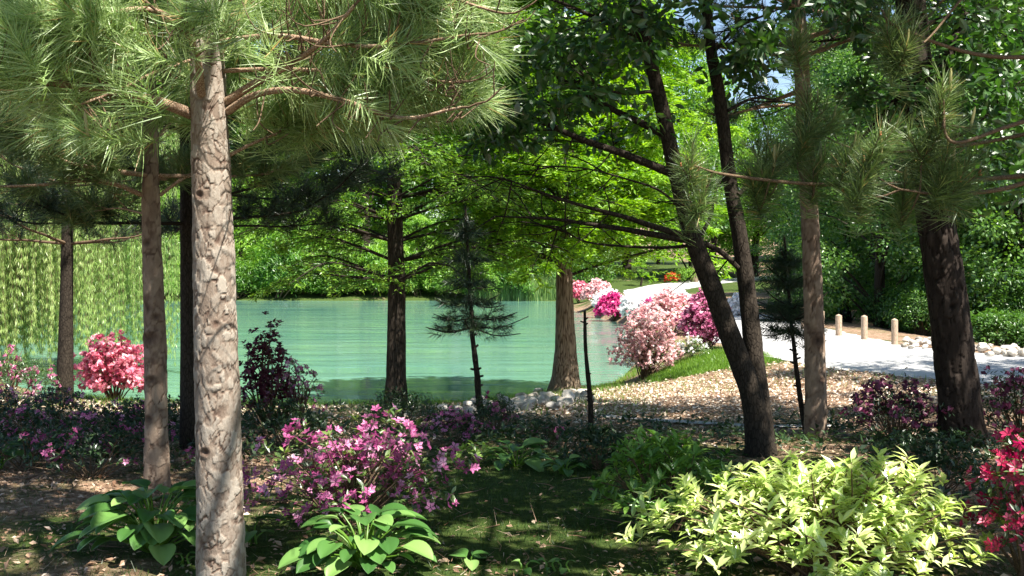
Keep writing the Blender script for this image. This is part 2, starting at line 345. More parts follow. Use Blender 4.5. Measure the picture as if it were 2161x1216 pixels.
def watermat():
    m, t, out = mat("turquoise_pond_water")
    tc = N(t, "ShaderNodeTexCoord")
    mp = N(t, "ShaderNodeMapping"); mp.inputs["Scale"].default_value = (.55, 2.2, 1); t.links.new(tc.outputs["Object"], mp.inputs[0])
    n1 = N(t, "ShaderNodeTexNoise", Scale=1.6, Detail=5.0, Roughness=.55); t.links.new(mp.outputs[0], n1.inputs["Vector"])
    mp2 = N(t, "ShaderNodeMapping"); mp2.inputs["Scale"].default_value = (1.3, 7.0, 1); t.links.new(tc.outputs["Object"], mp2.inputs[0])
    n2 = N(t, "ShaderNodeTexNoise", Scale=2.2, Detail=3.0); t.links.new(mp2.outputs[0], n2.inputs["Vector"])
    n3 = N(t, "ShaderNodeTexNoise", Scale=.12, Detail=2.0); t.links.new(tc.outputs["Object"], n3.inputs["Vector"])
    c = ramp(t, n3.outputs[0], [(.3, (.10, .245, .195)), (.7, (.145, .285, .205))])
    b = N(t, "ShaderNodeBsdfPrincipled", Roughness=.04); b.inputs["IOR"].default_value = 1.45
    t.links.new(c, b.inputs["Base Color"])
    s = N(t, "ShaderNodeMath", operation='MULTIPLY_ADD'); t.links.new(n2.outputs[0], s.inputs[0]); s.inputs[1].default_value = .16; t.links.new(n1.outputs[0], s.inputs[2])
    n4 = N(t, "ShaderNodeTexNoise", Scale=.35, Detail=2.0); t.links.new(mp.outputs[0], n4.inputs["Vector"])
    r4 = N(t, "ShaderNodeMapRange"); r4.inputs[1].default_value = .42; r4.inputs[2].default_value = .6; r4.inputs[3].default_value = .3; r4.inputs[4].default_value = 1.15; t.links.new(n4.outputs[0], r4.inputs[0])
    s5 = N(t, "ShaderNodeMath", operation='MULTIPLY'); t.links.new(s.outputs[0], s5.inputs[0]); t.links.new(r4.outputs[0], s5.inputs[1]); s = s5
    bp = N(t, "ShaderNodeBump", Strength=.8, Distance=.03); t.links.new(s.outputs[0], bp.inputs["Height"]); t.links.new(bp.outputs[0], b.inputs["Normal"])
    t.links.new(b.outputs[0], out.inputs[0]); return m

def grid(mb, X, Y, Z, rnd):
    ny, nx = X.shape; V = np.stack([X, Y, Z], -1).reshape(-1, 3)
    i = (np.arange(ny - 1)[:, None] * nx + np.arange(nx - 1)[None]).reshape(-1)
    mb.add(V, np.stack([i, i + 1, i + nx + 1, i + nx], -1), np.ravel(rnd), 0, True)
xs = 1.0 + 5.0 * np.sinh(np.linspace(-4.4, 4.4, 331)); ys = np.concatenate([np.arange(-14, 24, .13), 24 + 2.2 * (np.exp(np.linspace(0, 5.2, 170)) - 1)[1:]])
XX, YY = np.meshgrid(xs, ys); ZZ = gz(XX, YY)
mb = MB(); grid(mb, XX, YY, ZZ, grass_w(XX, YY)); tag(mb.build("ground", groundmat()), "brown leaf-strewn soil with moss", kind="structure")
mb = MB(); xw, yw = np.meshgrid(np.linspace(-50, 8, 30), np.linspace(17.6, 79, 30)); grid(mb, xw, yw, 0 * xw, .5)
tag(mb.build("water", watermat()), "calm turquoise pond water", kind="structure")
# gravel road laid on the ground
t2 = np.gradient(ROAD, axis=0); t2 /= np.linalg.norm(t2, axis=1, keepdims=True); nn = np.stack([-t2[:, 1], t2[:, 0]], -1)
RP = spath(ROAD, 420); t2 = np.gradient(RP, axis=0); t2 /= np.linalg.norm(t2, axis=1, keepdims=True); nn = np.stack([-t2[:, 1], t2[:, 0]], -1)
u = np.linspace(-2.05, 2.05, 25); pr3 = np.stack([RP[:, 0], RP[:, 1], 0 * RP[:, 0]], -1)
ed = 1 + .24 * (1 - sm((RP[:, 1] - 18.5) / 4)) + .08 * wob(pr3, 1.7) + .05 * wob(pr3, 5)
XR = RP[:, 0:1] + nn[:, 0:1] * u[None] * ed[:, None]; YR = RP[:, 1:2] + nn[:, 1:2] * u[None] * ed[:, None]
ZR = gz(XR, YR) + .03 * (1 - (u[None] / 2.05) ** 4) - .004 + np.zeros_like(XR)
mb = MB(); grid(mb, XR, YR, ZR + .012, .5); tag(mb.build("gravel_road", gravelmat()), "pale gravel drive curving along the pond bank", kind="structure")
# narrow worn path across the litter
RQ = spath([gp(1270, 880)[:2], gp(1400, 890)[:2], gp(1540, 899)[:2], gp(1650, 903)[:2], gp(1760, 902)[:2]], 60)
t3 = np.gradient(RQ, axis=0); t3 /= np.linalg.norm(t3, axis=1, keepdims=True); n3_ = np.stack([-t3[:, 1], t3[:, 0]], -1); u = np.linspace(-.09, .09, 4)
Xq = RQ[:, 0:1] + n3_[:, 0:1] * u; Yq = RQ[:, 1:2] + n3_[:, 1:2] * u
mb = MB(); grid(mb, Xq, Yq, gz(Xq, Yq) + .02, .5); tag(mb.build("path", bpy.data.materials["pale_gravel"]), "thin pale strip of path across the leaf litter", kind="structure")

# ------------------------------------------------------------------ where the sun gets through the canopy
SUNNY = []
def sunny(px, py, d, r): SUNNY.append((P(px, py, d), r))
for a in [(1500, 1120, 5.2, .38), (1390, 1150, 5.2, .3), (1330, 1030, 6.0, .16), (1420, 1010, 6.0, .13), (1650, 1080, 5.3, .50), (1850, 1060, 5.3, .50), (1980, 1080, 5.3, .3), (1750, 1180, 5.2, .5), (1740, 1000, 5.5, .35), (1940, 1160, 5.2, .3),
          (330, 1090, 5.8, .30), (270, 1140, 5.7, .22), (780, 1130, 5.6, .22), (680, 1180, 5.5, .2), (540, 1110, 5.6, .1),
          (560, 990, 6.6, .22), (700, 960, 6.6, .26), (850, 950, 6.8, .25), (750, 900, 6.9, .22), (640, 1010, 6.6, .2), (680, 1080, 6.5, .12), (640, 830, 7.8, .25),
          (460, 700, 5.2, .30), (460, 500, 5.2, .3), (455, 330, 5.2, .3), (465, 900, 5.2, .28), (465, 1100, 5.2, .2), (320, 600, 7.3, .25), (325, 800, 7.4, .2),
          (60, 1120, 6.1, .26), (180, 1180, 5.8, .2), (20, 1200, 5.7, .24), (100, 1065, 6.7, .18), (200, 1050, 6.8, .15), (600, 1160, 5.6, .15), (580, 1195, 5.4, .15), (1010, 1205, 5.4, .25),
          (700, 120, 4.8, 1.2), (950, 200, 4.6, .8), (300, 120, 4.8, 1.0), (60, 100, 4.8, .8), (520, 60, 5, 1.0),
          (1462, 300, 5.4, .38), (1900, 280, 5.3, .28), (220, 780, 15, 1.3), (1150, 850, 19, 1.5), (1190, 700, 20, 1.6), (1350, 750, 20, 2.2), (1480, 720, 21, 2.2), (1500, 800, 19.5, 1.6),
          (1350, 845, 17, 1.3), (1500, 845, 16.5, 1.4), (1640, 855, 15.8, 1.1), (1650, 720, 24, 2.2), (1600, 700, 28, 3), (1500, 650, 40, 6), (1300, 650, 45, 4), (1300, 870, 16.5, .8),
          (300, 700, 24, 4), (100, 650, 24, 4), (1150, 300, 20, 4), (1300, 450, 20, 3), (700, 750, 26, 4), (1000, 750, 26, 4), (1000, 680, 45, 12), (600, 700, 40, 12)]: sunny(*a)
def keep(pos, jit=0.15, seed=1):
    """drop the leaves that would stand between the sun and the sunny patches"""
    k = np.ones(len(pos), bool); r = rg(seed)
    for c, rad in SUNNY:
        v = c[None] - pos; t = -(v @ SUN); d2 = (v ** 2).sum(1) - t ** 2
        k &= ~((t > max(.8, rad * 1.2)) & (d2 < (rad * (1 + jit * r.normal(size=len(pos)))) ** 2))
    return k

# ------------------------------------------------------------------ trunks
def trunk(mb, pts, radii, seg=40, n=200, cell=None, depth=0.01, stretch=2.0, seed=3, flare=0, knots=(), mat_=0):
    p = spath(pts, n); rad = np.interp(np.linspace(0, 1, n), np.linspace(0, 1, len(radii)), radii)
    L = np.concatenate([[0], np.cumsum(np.linalg.norm(np.diff(p, axis=0), axis=1))])
    t = nrm(np.gradient(p, axis=0)); a = nrm(np.cross(t, A([0, 1.0, 0]))); b = np.cross(t, a)
    th = np.linspace(0, 2 * pi, seg, endpoint=False); r = rg(seed); R = float(np.mean(radii))
    uu, vv = np.meshgrid(th * R, L); disp = np.zeros_like(uu); rnd = np.full_like(uu, .5)
    if cell:
        ncell = int(2 * pi * R * L[-1] / (cell * cell * stretch)) + 8
        su = r.uniform(0, 2 * pi * R, ncell); sv = r.uniform(-.2, L[-1] + .2, ncell); sr = r.uniform(0, 1, ncell)
        su = np.concatenate([su, su - 2 * pi * R, su + 2 * pi * R]); sv = np.tile(sv, 3); sr = np.tile(sr, 3)
        wu = uu + .25 * cell * wob(np.stack([uu, vv, 0 * uu], -1), 1.6 / cell) + .12 * cell * wob(np.stack([uu, vv, 0 * uu], -1), 7 / cell); wv = vv + .5 * cell * wob(np.stack([vv, uu, 0 * uu], -1), 1.2 / cell)
        for i0 in range(0, n, 20):
            s_ = slice(i0, i0 + 20)
            d = np.sqrt((wu[s_][..., None] - su) ** 2 + ((wv[s_][..., None] - sv) / stretch) ** 2)
            o = np.argpartition(d, 1, -1)[..., :2]; dd = np.take_along_axis(d, o, -1); f1 = dd.min(-1); f2 = dd.max(-1)
            io = np.take_along_axis(o, dd.argmin(-1)[..., None], -1)[..., 0]
            cr = np.clip((f2 - f1) / (cell * .20), 0, 1); cv = np.clip(.42 + .9 * wob(np.stack([uu[s_], vv[s_], 0 * uu[s_]], -1), 1.1 / cell), 0.05, 1); cr = 1 - (1 - cr) * cv
            disp[s_] = depth * (cr ** .6 - .6) + depth * .9 * (sr[io] - .5) * cr
            rnd[s_] = np.clip(cr * (.55 + .45 * sr[io]), 0, 1)
    rr = rad[:, None] * (1 + .035 * wob(np.stack([np.cos(th)[None] * .1 + 0 * vv, np.sin(th)[None] * .1 + 0 * vv, vv], -1), 9)) + disp
    if flare:
        k = np.exp(-L / flare)[:, None]; rr = rr * (1 + k * (.10 * np.cos(th * 7 + 1)[None] + .12 * np.cos(th * 4 + 2)[None]))
    for (kz, ka, kr) in knots:
        da = np.angle(np.exp(1j * (th - ka)))[None] * R; dz = vv - kz; q = np.exp(-(da ** 2 + dz ** 2) / kr ** 2)
        ring = np.exp(-((np.sqrt(da ** 2 + dz ** 2) - kr * .9) / (kr * .4)) ** 2)
        rr = rr + .6 * kr * ring * .5 - q * kr * .25; rnd = rnd * (1 - .95 * q)
    V = p[:, None] + (a[:, None] * np.cos(th)[None, :, None] + b[:, None] * np.sin(th)[None, :, None]) * rr[..., None]
    i = np.arange(n - 1)[:, None] * seg; j = np.arange(seg)[None]; k = (j + 1) % seg
    mb.add(V.reshape(-1, 3), np.stack([i + j, i + k, i + seg + k, i + seg + j], -1).reshape(-1, 4), rnd.ravel(), mat_, True)
    return p, rad

# ------------------------------------------------------------------ pines
class Pine:
    """collects the twigs and needle tufts of one tree"""
    def __init__(s, seed, nl=.14, nper=150, nw=.0028, two=True): s.r = rg(seed); s.tw = []; s.tp = []; s.td = []; s.nl = nl; s.nper = nper; s.nw = nw; s.two = two; s.cut = None
    def twig(s, p, d, L, lev, rad, curve=.25):
        r = s.r; n = 5; d = nrm(d); q = [p]; dd = d.copy()
        for i in range(n):
            dd = nrm(dd + r.normal(size=3) * .13 + A([0, 0, curve / n * 2])); q.append(q[-1] + dd * L / n)
        q = A(q); s.tw.append((q, np.linspace(rad, rad * .55, n + 1)))
        s.tp.append(q[-1]); s.td.append(dd)
        if lev > 0:
            m = r.integers(2, 4)
            for k in range(m):
                i = r.integers(1, n); side = nrm(np.cross(dd, rdir(r, 1)[0])); side[2] *= .5
                s.twig(q[i], nrm(dd * .75 + side * .8), L * r.uniform(.5, .75), lev - 1, rad * .6, curve)
    def limb(s, pts, r0, r1, dens=6.0, tl=.42, lev=1, start=.25, curve=.3, n=24):
        """a limb with side twigs; returns the path for its own mesh"""
        p = spath(pts, n); t = nrm(np.gradient(p, axis=0)); L = np.linalg.norm(np.diff(p, axis=0), axis=1).sum()
        p = p + np.stack([wob(p + k, 5) for k in (0, 3, 7)], -1) * .018 * L * np.linspace(0, 1, n)[:, None]
        rad = np.linspace(r0, r1, n); m = int(L * dens)
        for k in range(m):
            f = start + (1 - start) * (k + s.r.uniform(0, 1)) / m; i = min(n - 1, int(f * (n - 1)))
            side = nrm(np.cross(t[i], A([0, 0, 1.0]))) * (1 if k % 2 else -1) + A([0, 0, s.r.uniform(-.15, .55)])
            s.twig(p[i], nrm(t[i] * s.r.uniform(.4, 1.0) + side * s.r.uniform(.5, 1)), tl * s.r.uniform(.5, 1.1) * (1.15 - .5 * f), lev, max(.004, rad[i] * .35), curve)
        s.twig(p[-1], t[-1], tl * .6, lev, r1, curve)
        return p, rad
    def needles(s, mb, mat_=0, cull=True):
        P_ = A(s.tp); D = A(s.td); r = s.r
        if s.cut is not None: k = s.cut(P_); P_, D = P_[k], D[k]
        if cull and len(P_): k = keep(P_, .1); P_, D = P_[k], D[k]
        if not len(P_): return
        m = s.nper; n = len(P_)
        base = np.repeat(P_, m, 0); ax = np.repeat(D, m, 0); u = r.uniform(0, 1, n * m)
        base = base - ax * (u * s.nl * 1.5)[:, None]
        rad = nrm(np.cross(ax, nrm(r.normal(size=(n * m, 3)))))
        th = np.radians(22 + 48 * u ** .7 + r.normal(0, 9, n * m)); d = ax * np.cos(th)[:, None] + rad * np.sin(th)[:, None]
        d[:, 2] -= .12 + .1 * u; d = nrm(d)
        L = s.nl * r.uniform(.75, 1.2, n * m) * np.repeat(r.uniform(.8, 1.15, n), m); tone = np.repeat(r.uniform(0, 1, n), m)
        rn = np.clip(.15 + .45 * tone + r.normal(0, .16, n * m), 0, 1); rn = np.where(r.uniform(0, 1, n * m) < .03, 1.0, np.minimum(rn, .9))
        S = np.stack([np.full(n * m, s.nw), L, L], -1)
        stamp(mb, T_NEED2 if s.two else T_NEED, base, d, nrm(np.cross(d, r.normal(size=(n * m, 3)))), S, rn, mat_)
        s.P = P_; s.D = D
    def twigs(s, mb, mat_=1, seg=4):
        for q, rad in s.tw:
            if s.cut is not None and not s.cut(q[-1:])[0]: continue
            tube(mb, q, rad, seg, .5, mat_, cap=False)

def candles(root, pine, prob=.2, ln=.09):
    r = rg(5); me1 = me2 = None
    for p, d in zip(pine.P, pine.D):
        q = r.uniform()
        if q < prob:
            up = nrm(A([0, 0, 1.0]) + .25 * d + r.normal(0, .08, 3))
            if me1 is None:
                mb = MB(); z = np.linspace(0, 1, 9) * ln; tube(mb, np.stack([0 * z, 0 * z, z], -1), A([4, 6, 7, 6.3, 7.2, 6.4, 6.6, 5, 2.5]) * .001, 7, .5); o = mb.build("new_shoot", M['candle'], root); me1 = o.data
                me1.transform(__import__('mathutils').Matrix.Translation(root.location))
            else: o = bpy.data.objects.new("new_shoot", me1); COL.objects.link(o); o.parent = root
            o.location = tuple(float(c) for c in (p - A(root.location))); o.rotation_euler = (-float(np.arcsin(np.clip(up[1], -1, 1))), float(np.arcsin(np.clip(up[0], -1, 1))), 0); k = r.uniform(.7, 1.3); o.scale = (k, k, k)
        elif q < prob * 1.6:
            if me2 is None:
                mb = MB()
                for e in rg(9).normal(size=(16, 3)):
                    e = nrm(e); v, f = ico(0, 3); mb.add(v * .0045 + e * A([.008, .008, .011]), f, rg(int(abs(e[0]) * 999)).uniform(), 0, True)
                o = mb.build("cone", M['cone'], root); me2 = o.data; me2.transform(__import__('mathutils').Matrix.Translation(root.location))
            else: o = bpy.data.objects.new("cone", me2); COL.objects.link(o); o.parent = root
            o.location = tuple(float(c) for c in (p + d * .012 - A(root.location))); k = r.uniform(.8, 1.4); o.scale = (k, k, k)
def ico(sub=1, seed=0, rough=.12):
    g = (1 + 5 ** .5) / 2
    V = [(-1, g, 0), (1, g, 0), (-1, -g, 0), (1, -g, 0), (0, -1, g), (0, 1, g), (0, -1, -g), (0, 1, -g), (g, 0, -1), (g, 0, 1), (-g, 0, -1), (-g, 0, 1)]
    V = [tuple(nrm(A(v, float))) for v in V]
    Fc = [(0, 11, 5), (0, 5, 1), (0, 1, 7), (0, 7, 10), (0, 10, 11), (1, 5, 9), (5, 11, 4), (11, 10, 2), (10, 7, 6), (7, 1, 8), (3, 9, 4), (3, 4, 2), (3, 2, 6), (3, 6, 8), (3, 8, 9), (4, 9, 5), (2, 4, 11), (6, 2, 10), (8, 6, 7), (9, 8, 1)]
    for _ in range(sub):
        c = {}; nf = []
        def md(a, b):
            k = (min(a, b), max(a, b))
            if k not in c: V.append(tuple(nrm(A(V[a]) + A(V[b])))); c[k] = len(V) - 1
            return c[k]
        for a, b, d in Fc:
            x, y, z = md(a, b), md(b, d), md(d, a); nf += [(a, x, z), (b, y, x), (d, z, y), (x, y, z)]
        Fc = nf
    v = A(V, float); return v * (1 + rough * wob(v + seed * 3.1, 2.3))[:, None], A(Fc)

def pine_tree(label, base, axis, radii, limbs, seed=1, nl=.14, nper=150, nw=.0028, two=True, bark='b_pine2', cell=.05, needle='pine', procedural=None, cut=None,
              seg=40, n=200, depth=.008, knots=(), group=None, dens=6, tl=.42, lev=1, cand=0.0, cull=True, name="pine_tree", twigm='b_limb', extra=(), crownm=None):
    root = thing(name, label, "tree", base, group)
    mb = MB(); pth, rad = trunk(mb, axis, radii, seg, n, cell, depth, 2.0, seed, knots=knots); mb.build("trunk", M[bark], root)
    pn = Pine(seed, nl, nper, nw, two); pn.cut = cut
    for (pts, r0, r1) in limbs:
        q, rr = pn.limb(pts, r0, r1, dens, tl, lev); b = MB(); tube(b, q, rr, 8); b.build("branch", M[twigm], root)
    if procedural:
        z0, z1, step, len0, len1, el0, k = procedural; r = rg(seed + 50); z = z0; b = MB()
        while z < z1:
            f = (z - z0) / max(.01, z1 - z0); i = int(np.argmin(abs(pth[:, 2] - z))); c = pth[i]; a0 = r.uniform(0, 6.28)
            for j in range(k):
                a = a0 + 2 * pi * j / k + r.normal(0, .25); L = (len0 * (1 - f) + len1 * f) * r.uniform(.7, 1.15); h = A([cos(a), sin(a), 0.0])
                el = el0 + r.normal(0, .12) + .4 * f
                pts = [c, c + h * L * .35 + A([0, 0, L * .35 * el]), c + h * L * .7 + A([0, 0, L * .7 * el + .02]), c + h * L + A([0, 0, L * el + .12 * L])]
                if cut is not None and not cut(A(pts)).any(): continue
                q, rr = pn.limb(pts, max(.008, rad[i] * .32), .006, dens, tl, lev); tube(b, q, rr, 6)
            z += step * r.uniform(.8, 1.2)
        if b.n: b.build("branches", M[twigm], root)
    allq = A([P(445, 0, 5.15)])
    if len(extra): allq = np.vstack([spath(q_[0], 40)[8:] for q_ in limbs])
    for c, dd, back in extra:
        back = allq[np.argmin(np.sqrt(((allq - c) ** 2).sum(1)) * pn.r.uniform(.6, 1.4, len(allq)))]; dd = nrm(dd + .7 * nrm(c - back)); mid_ = back * .45 + c * .55 - dd * .05 - A([0, 0, .04]); b0 = back
        if np.linalg.norm(c - back) > .45: b0 = c + (back - c) * .45 / np.linalg.norm(c - back)
        pn.tp.append(b0 * .5 + c * .5); pn.td.append(dd)
        pn.tp += [c, c - dd * .09]; pn.td += [dd, dd]; pn.tw.append((spath([back, mid_, c], 7), np.linspace(.0045, .0025, 7)))
    mb = MB(); pn.needles(mb, 0, cull); pn.twigs(mb, 1)
    mb.build("crown", [M[needle], M[crownm or twigm]], root)
    if cand:
        candles(root, pn, cand)
    return root

# big pine, left
gA = G((468 - CX) / F * 5.15, 5.15); gA[2] -= .05
D = 5.15
def L3(*a): return [P(*q) for q in a]
limA = [(L3((402, 240, D), (330, 212, 5.0), (240, 192, 4.85), (120, 178, 4.7), (0, 165, 4.55), (-150, 150, 4.4)), .030, .010),
        (L3((478, 215, D), (540, 175, 5.05), (600, 140, 4.95), (680, 80, 4.8), (750, 10, 4.65)), .024, .008),
        (L3((480, 236, D), (540, 200, 5.0), (620, 190, 4.85), (740, 215, 4.7), (860, 250, 4.6), (975, 235, 4.5)), .021, .006),
        (L3((450, 90, D), (600, 75, 4.9), (800, 95, 4.7), (1015, 75, 4.5)), .016, .006),
        (L3((430, 60, D), (300, 20, 4.9), (150, 50, 4.7), (0, 70, 4.6)), .016, .006),
        (L3((480, 330, D), (540, 300, 5.25), (600, 276, 5.3), (650, 262, 5.4)), .010, .004),
        (L3((445, 10, D), (650, -50, 4.9), (850, -30, 4.7), (1040, 20, 4.5)), .018, .006),
        (L3((425, 200, 5.05), (418, 130, 4.9), (395, 70, 4.75), (330, 20, 4.6)), .022, .008),
        (L3((410, 125, D), (330, 150, 4.9), (250, 190, 4.75), (170, 225, 4.6)), .009, .005),
        (L3((460, 60, D), (520, 20, 5.5), (660, 40, 6.0), (800, 100, 6.4)), .016, .006),
        (L3((420, 40, D), (330, 50, 5.6), (200, 60, 6.0), (60, 110, 6.4)), .016, .006),
        (L3((470, 150, D), (600, 145, 5.0), (720, 150, 4.9), (880, 165, 4.7), (960, 180, 4.6)), .012, .005),
        (L3((440, -60, D), (300, -70, 5.3), (120, -40, 5.5)), .018, .006)]
topA = P(425, -260, D)
TUA = []; r = rg(17)
for (x0, x1, y0, y1, n_, tone) in [(490, 760, -10, 290, 60, 0), (740, 1000, -10, 300, 74, 0), (960, 1050, -10, 240, 24, 0), (0, 400, -10, 170, 66, 0), (0, 390, 150, 290, 38, 0), (385, 510, -30, 40, 16, 0)]:
    for k in range(n_):
        px = r.uniform(x0, x1); py = r.uniform(y0, y1)
        if px > 880 and py > 250 + (px - 880) * .15: continue
        d = r.uniform(4.3, 5.6); c = P(px, py, d); o = nrm(A([px - 445, 0, 0]) * .004 + A([0, r.normal(0, .5), r.uniform(-.15, .75)])); TUA.append((c, o, None))
cutA = lambda p: ~(((p[:, 1] < 5.15) & (np.abs(p[:, 0] / p[:, 1] * F + CX - 448) < 85) & ((p[:, 2] - CAMZ) / p[:, 1] * F < 560 - 60)) | ((p[:, 1] < 5.1) & ((p[:, 2] - CAMZ) / p[:, 1] * F < 560 - 150) & ((p[:, 2] - CAMZ) / p[:, 1] * F > 560 - 262) & (p[:, 0] / p[:, 1] * F + CX < 700))) & ~((p[:, 1] < 4.9) & (((p[:, 2] - CAMZ) / p[:, 1] * F) < 560 - 330) & (p[:, 2] > 0)) & ~((np.abs((p[:, 0] / p[:, 1] * F + CX) - 445) < 75) & (p[:, 1] < 5.15) & (((p[:, 2] - CAMZ) / p[:, 1] * F) < 560 - 75))
pine_tree("big pine on the left with flaking pinkish bark plates and long sunlit needles", gA,
          [gA, P(467, 1216, D), P(463, 1000, D), P(455, 700, D), P(447, 400, D), P(440, 200, D), P(436, 60, D), topA, P(420, -700, D + .1)],
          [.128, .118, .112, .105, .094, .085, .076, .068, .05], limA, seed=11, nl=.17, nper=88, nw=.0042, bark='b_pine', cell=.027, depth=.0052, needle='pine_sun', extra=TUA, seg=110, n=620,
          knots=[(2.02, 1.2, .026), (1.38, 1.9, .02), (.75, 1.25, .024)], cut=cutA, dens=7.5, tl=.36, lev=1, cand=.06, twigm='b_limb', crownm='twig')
# second pine
gB = gp(332, 1030); dB = gB[1]
limB = [(L3((300, 412, dB), (240, 388, dB - .1), (170, 382, dB - .3), (60, 392, dB - .5), (-40, 400, dB - .6)), .020, .008),
        (L3((338, 412, dB), (370, 388, dB), (400, 368, dB + .1), (430, 330, dB + .2)), .016, .007),
        (L3((318, 330, dB), (250, 300, dB - .2), (120, 250, dB - .4), (0, 210, dB - .5)), .016, .006),
        (L3((318, 300, dB), (400, 230, dB + .3), (520, 190, dB + .7), (620, 130, dB + 1)), .014, .006),
        (L3((316, 250, dB), (230, 180, dB - .3), (100, 110, dB - .5)), .014, .006),
        (L3((300, 450, dB), (240, 440, dB + .5), (150, 455, dB + .9)), .008, .004)]
pine_tree("slim brown pine with swollen knots, first to the left of the big flaking pine", gB,
          [gB, P(330, 900, dB), P(327, 700, dB), P(320, 500, dB), P(317, 300, dB), P(312, 100, dB), P(300, -400, dB)], [.10, .083, .082, .068, .06, .05, .03], limB,
          seed=21, nl=.16, nper=85, nw=.0055, cell=.045, depth=.007, seg=60, n=340, knots=[(1.17, 1.5, .055), (.85, 1.5, .035), (.55, 1.2, .03), (1.33, 2.0, .03), (1.9, 1.4, .03)],
          procedural=(3.3, 6.5, .5, 1.3, .8, .05, 4), dens=5, tl=.4, lev=1, cut=lambda p: ((p[:, 2] - CAMZ) / p[:, 1] * F) > 560 - 470)
# two dark pines near the water, left
gC = G((136 - CX) / F * 15.3, 15.3); dC = gC[1]
pine_tree("dark pine trunk standing beside the bright pink azalea", gC, [gC, P(140, 650, dC), P(142, 480, dC), P(145, 200, dC), P(150, -300, dC)], [.13, .095, .08, .065, .03], [],
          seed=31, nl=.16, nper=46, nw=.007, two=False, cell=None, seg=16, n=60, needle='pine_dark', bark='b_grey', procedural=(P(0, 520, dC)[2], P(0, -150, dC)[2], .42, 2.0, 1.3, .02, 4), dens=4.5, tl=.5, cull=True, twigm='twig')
gD = gp(398, 948); dD = gD[1]
limD = [(L3((395, 485, dD), (500, 478, dD + .2), (600, 478, dD + .6), (690, 470, dD + .9)), .014, .006), (L3((395, 430, dD), (520, 400, dD + .2), (650, 350, dD + .7), (800, 320, dD + 1)), .014, .006),
        (L3((395, 380, dD), (500, 350, dD), (620, 300, dD + .4), (760, 290, dD + .8)), .014, .006), (L3((395, 400, dD), (560, 420, dD + 1), (700, 400, dD + 1.5), (820, 380, dD + 2)), .014, .006)]
pine_tree("thin dark pine trunk close behind the big flaking pine", gD, [gD, P(396, 700, dD), P(394, 480, dD), P(390, 200, dD), P(380, -300, dD)], [.085, .068, .062, .05, .03], limD,
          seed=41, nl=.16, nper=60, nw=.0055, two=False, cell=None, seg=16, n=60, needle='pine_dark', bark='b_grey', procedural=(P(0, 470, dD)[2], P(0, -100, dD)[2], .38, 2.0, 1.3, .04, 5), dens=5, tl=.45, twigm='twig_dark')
# reddish pine on the right
gJ = gp(1722, 925); dJ = gJ[1]
limJ = [(L3((1690, 190, dJ), (1640, 210, dJ + .2), (1560, 240, dJ + .5)), .03, .008), (L3((1700, 80, dJ), (1760, 60, dJ - .3), (1820, 20, dJ - .6)), .03, .01), (L3((1695, 100, dJ), (1600, 90, dJ + .2), (1440, 95, dJ + .5)), .03, .01),
        (L3((1705, 345, dJ), (1760, 350, dJ), (1850, 355, dJ + .3), (1960, 380, dJ + .5)), .02, .008), (L3((1695, 220, dJ), (1620, 225, dJ), (1530, 240, dJ - .2)), .02, .008),
        (L3((1705, 330, dJ), (1640, 360, dJ - .3), (1600, 380, dJ - .6)), .018, .006)]
pine_tree("reddish brown straight pine between the forked tree and the dark oak", gJ, [gJ, P(1720, 750, dJ), P(1713, 550, dJ), P(1703, 350, dJ), P(1692, 150, dJ), P(1684, -20, dJ), P(1670, -500, dJ)], [.112, .10, .088, .08, .074, .066, .05], limJ,
          seed=51, nl=.17, nper=50, nw=.005, two=False, cell=.05, depth=.008, seg=48, n=260, knots=[(1.0, 1.6, .05), (.6, 1.9, .03)], needle='pine_dark', procedural=(P(0, 120, dJ)[2], P(0, -350, dJ)[2], .6, 1.7, 1.2, .05, 4), dens=4, tl=.45, twigm='b_limb')
# near pine just outside the frame on the right, its branches hang into the picture
gM = G(3.35, 5.6); dM = 5.6
limM = [(L3((2380, 300, dM), (2150, 390, 5.5), (2000, 410, 5.4), (1900, 400, 5.3)), .028, .008), (L3((2380, 350, dM), (2050, 380, 5.7), (1750, 390, 5.6), (1540, 370, 5.5), (1465, 350, 5.4)), .026, .008),
        (L3((2380, 200, dM), (2150, 260, 5.3), (2010, 300, 5.2), (1990, 210, 5.2)), .024, .008), (L3((2380, 100, dM), (2100, 120, 5.5), (1900, 60, 5.4), (1860, 20, 5.4)), .024, .008),
        (L3((2380, 230, dM), (2080, 300, 5.9), (1840, 320, 5.9), (1720, 280, 5.8)), .022, .007), (L3((2380, 20, dM), (2100, -40, 5.4), (1950, 90, 5.2)), .02, .007)]
MSPOT = [(1462, 300, 5.4, 0), (1500, 380, 5.5, .6), (1705, 190, 5.7, 0), (1720, 260, 5.6, .5), (1760, 250, 5.7, 1), (1890, 270, 5.3, .9), (1860, 330, 5.3, .7), (1990, 170, 5.2, 0), (1975, 250, 5.3, .3), (2000, 320, 5.3, .2), (1960, 340, 5.4, -.6), (1640, 330, 5.6, .3),
         (1870, 30, 5.4, -.3), (1930, 60, 5.4, .4), (1620, 290, 5.7, 0), (2050, 330, 5.3, .5), (1800, 300, 5.5, .3), (1580, 360, 5.6, -.4), (1820, 370, 5.5, 0), (1690, 60, 6.5, 0), (1740, 330, 5.6, .3), (1910, 380, 5.4, 0), (1235, 290, 6, 0), (1140, 280, 6, 0), (1320, 300, 6.1, 0)]
rootM = thing("pine_tree", "near pine standing past the right edge whose long-needled tufts hang before the trunks", "tree", gM)
mb = MB(); trunk(mb, [gM, P(2330, 560, dM), P(2330, 0, dM), P(2330, -500, dM)], [.11, .1, .09, .07], 32, 120, .05, .008, seed=61); mb.build("trunk", M['b_pine2'], rootM)
pn = Pine(61, .145, 105, .0034)
allM = np.vstack([spath(l_[0], 50) for l_ in limM])
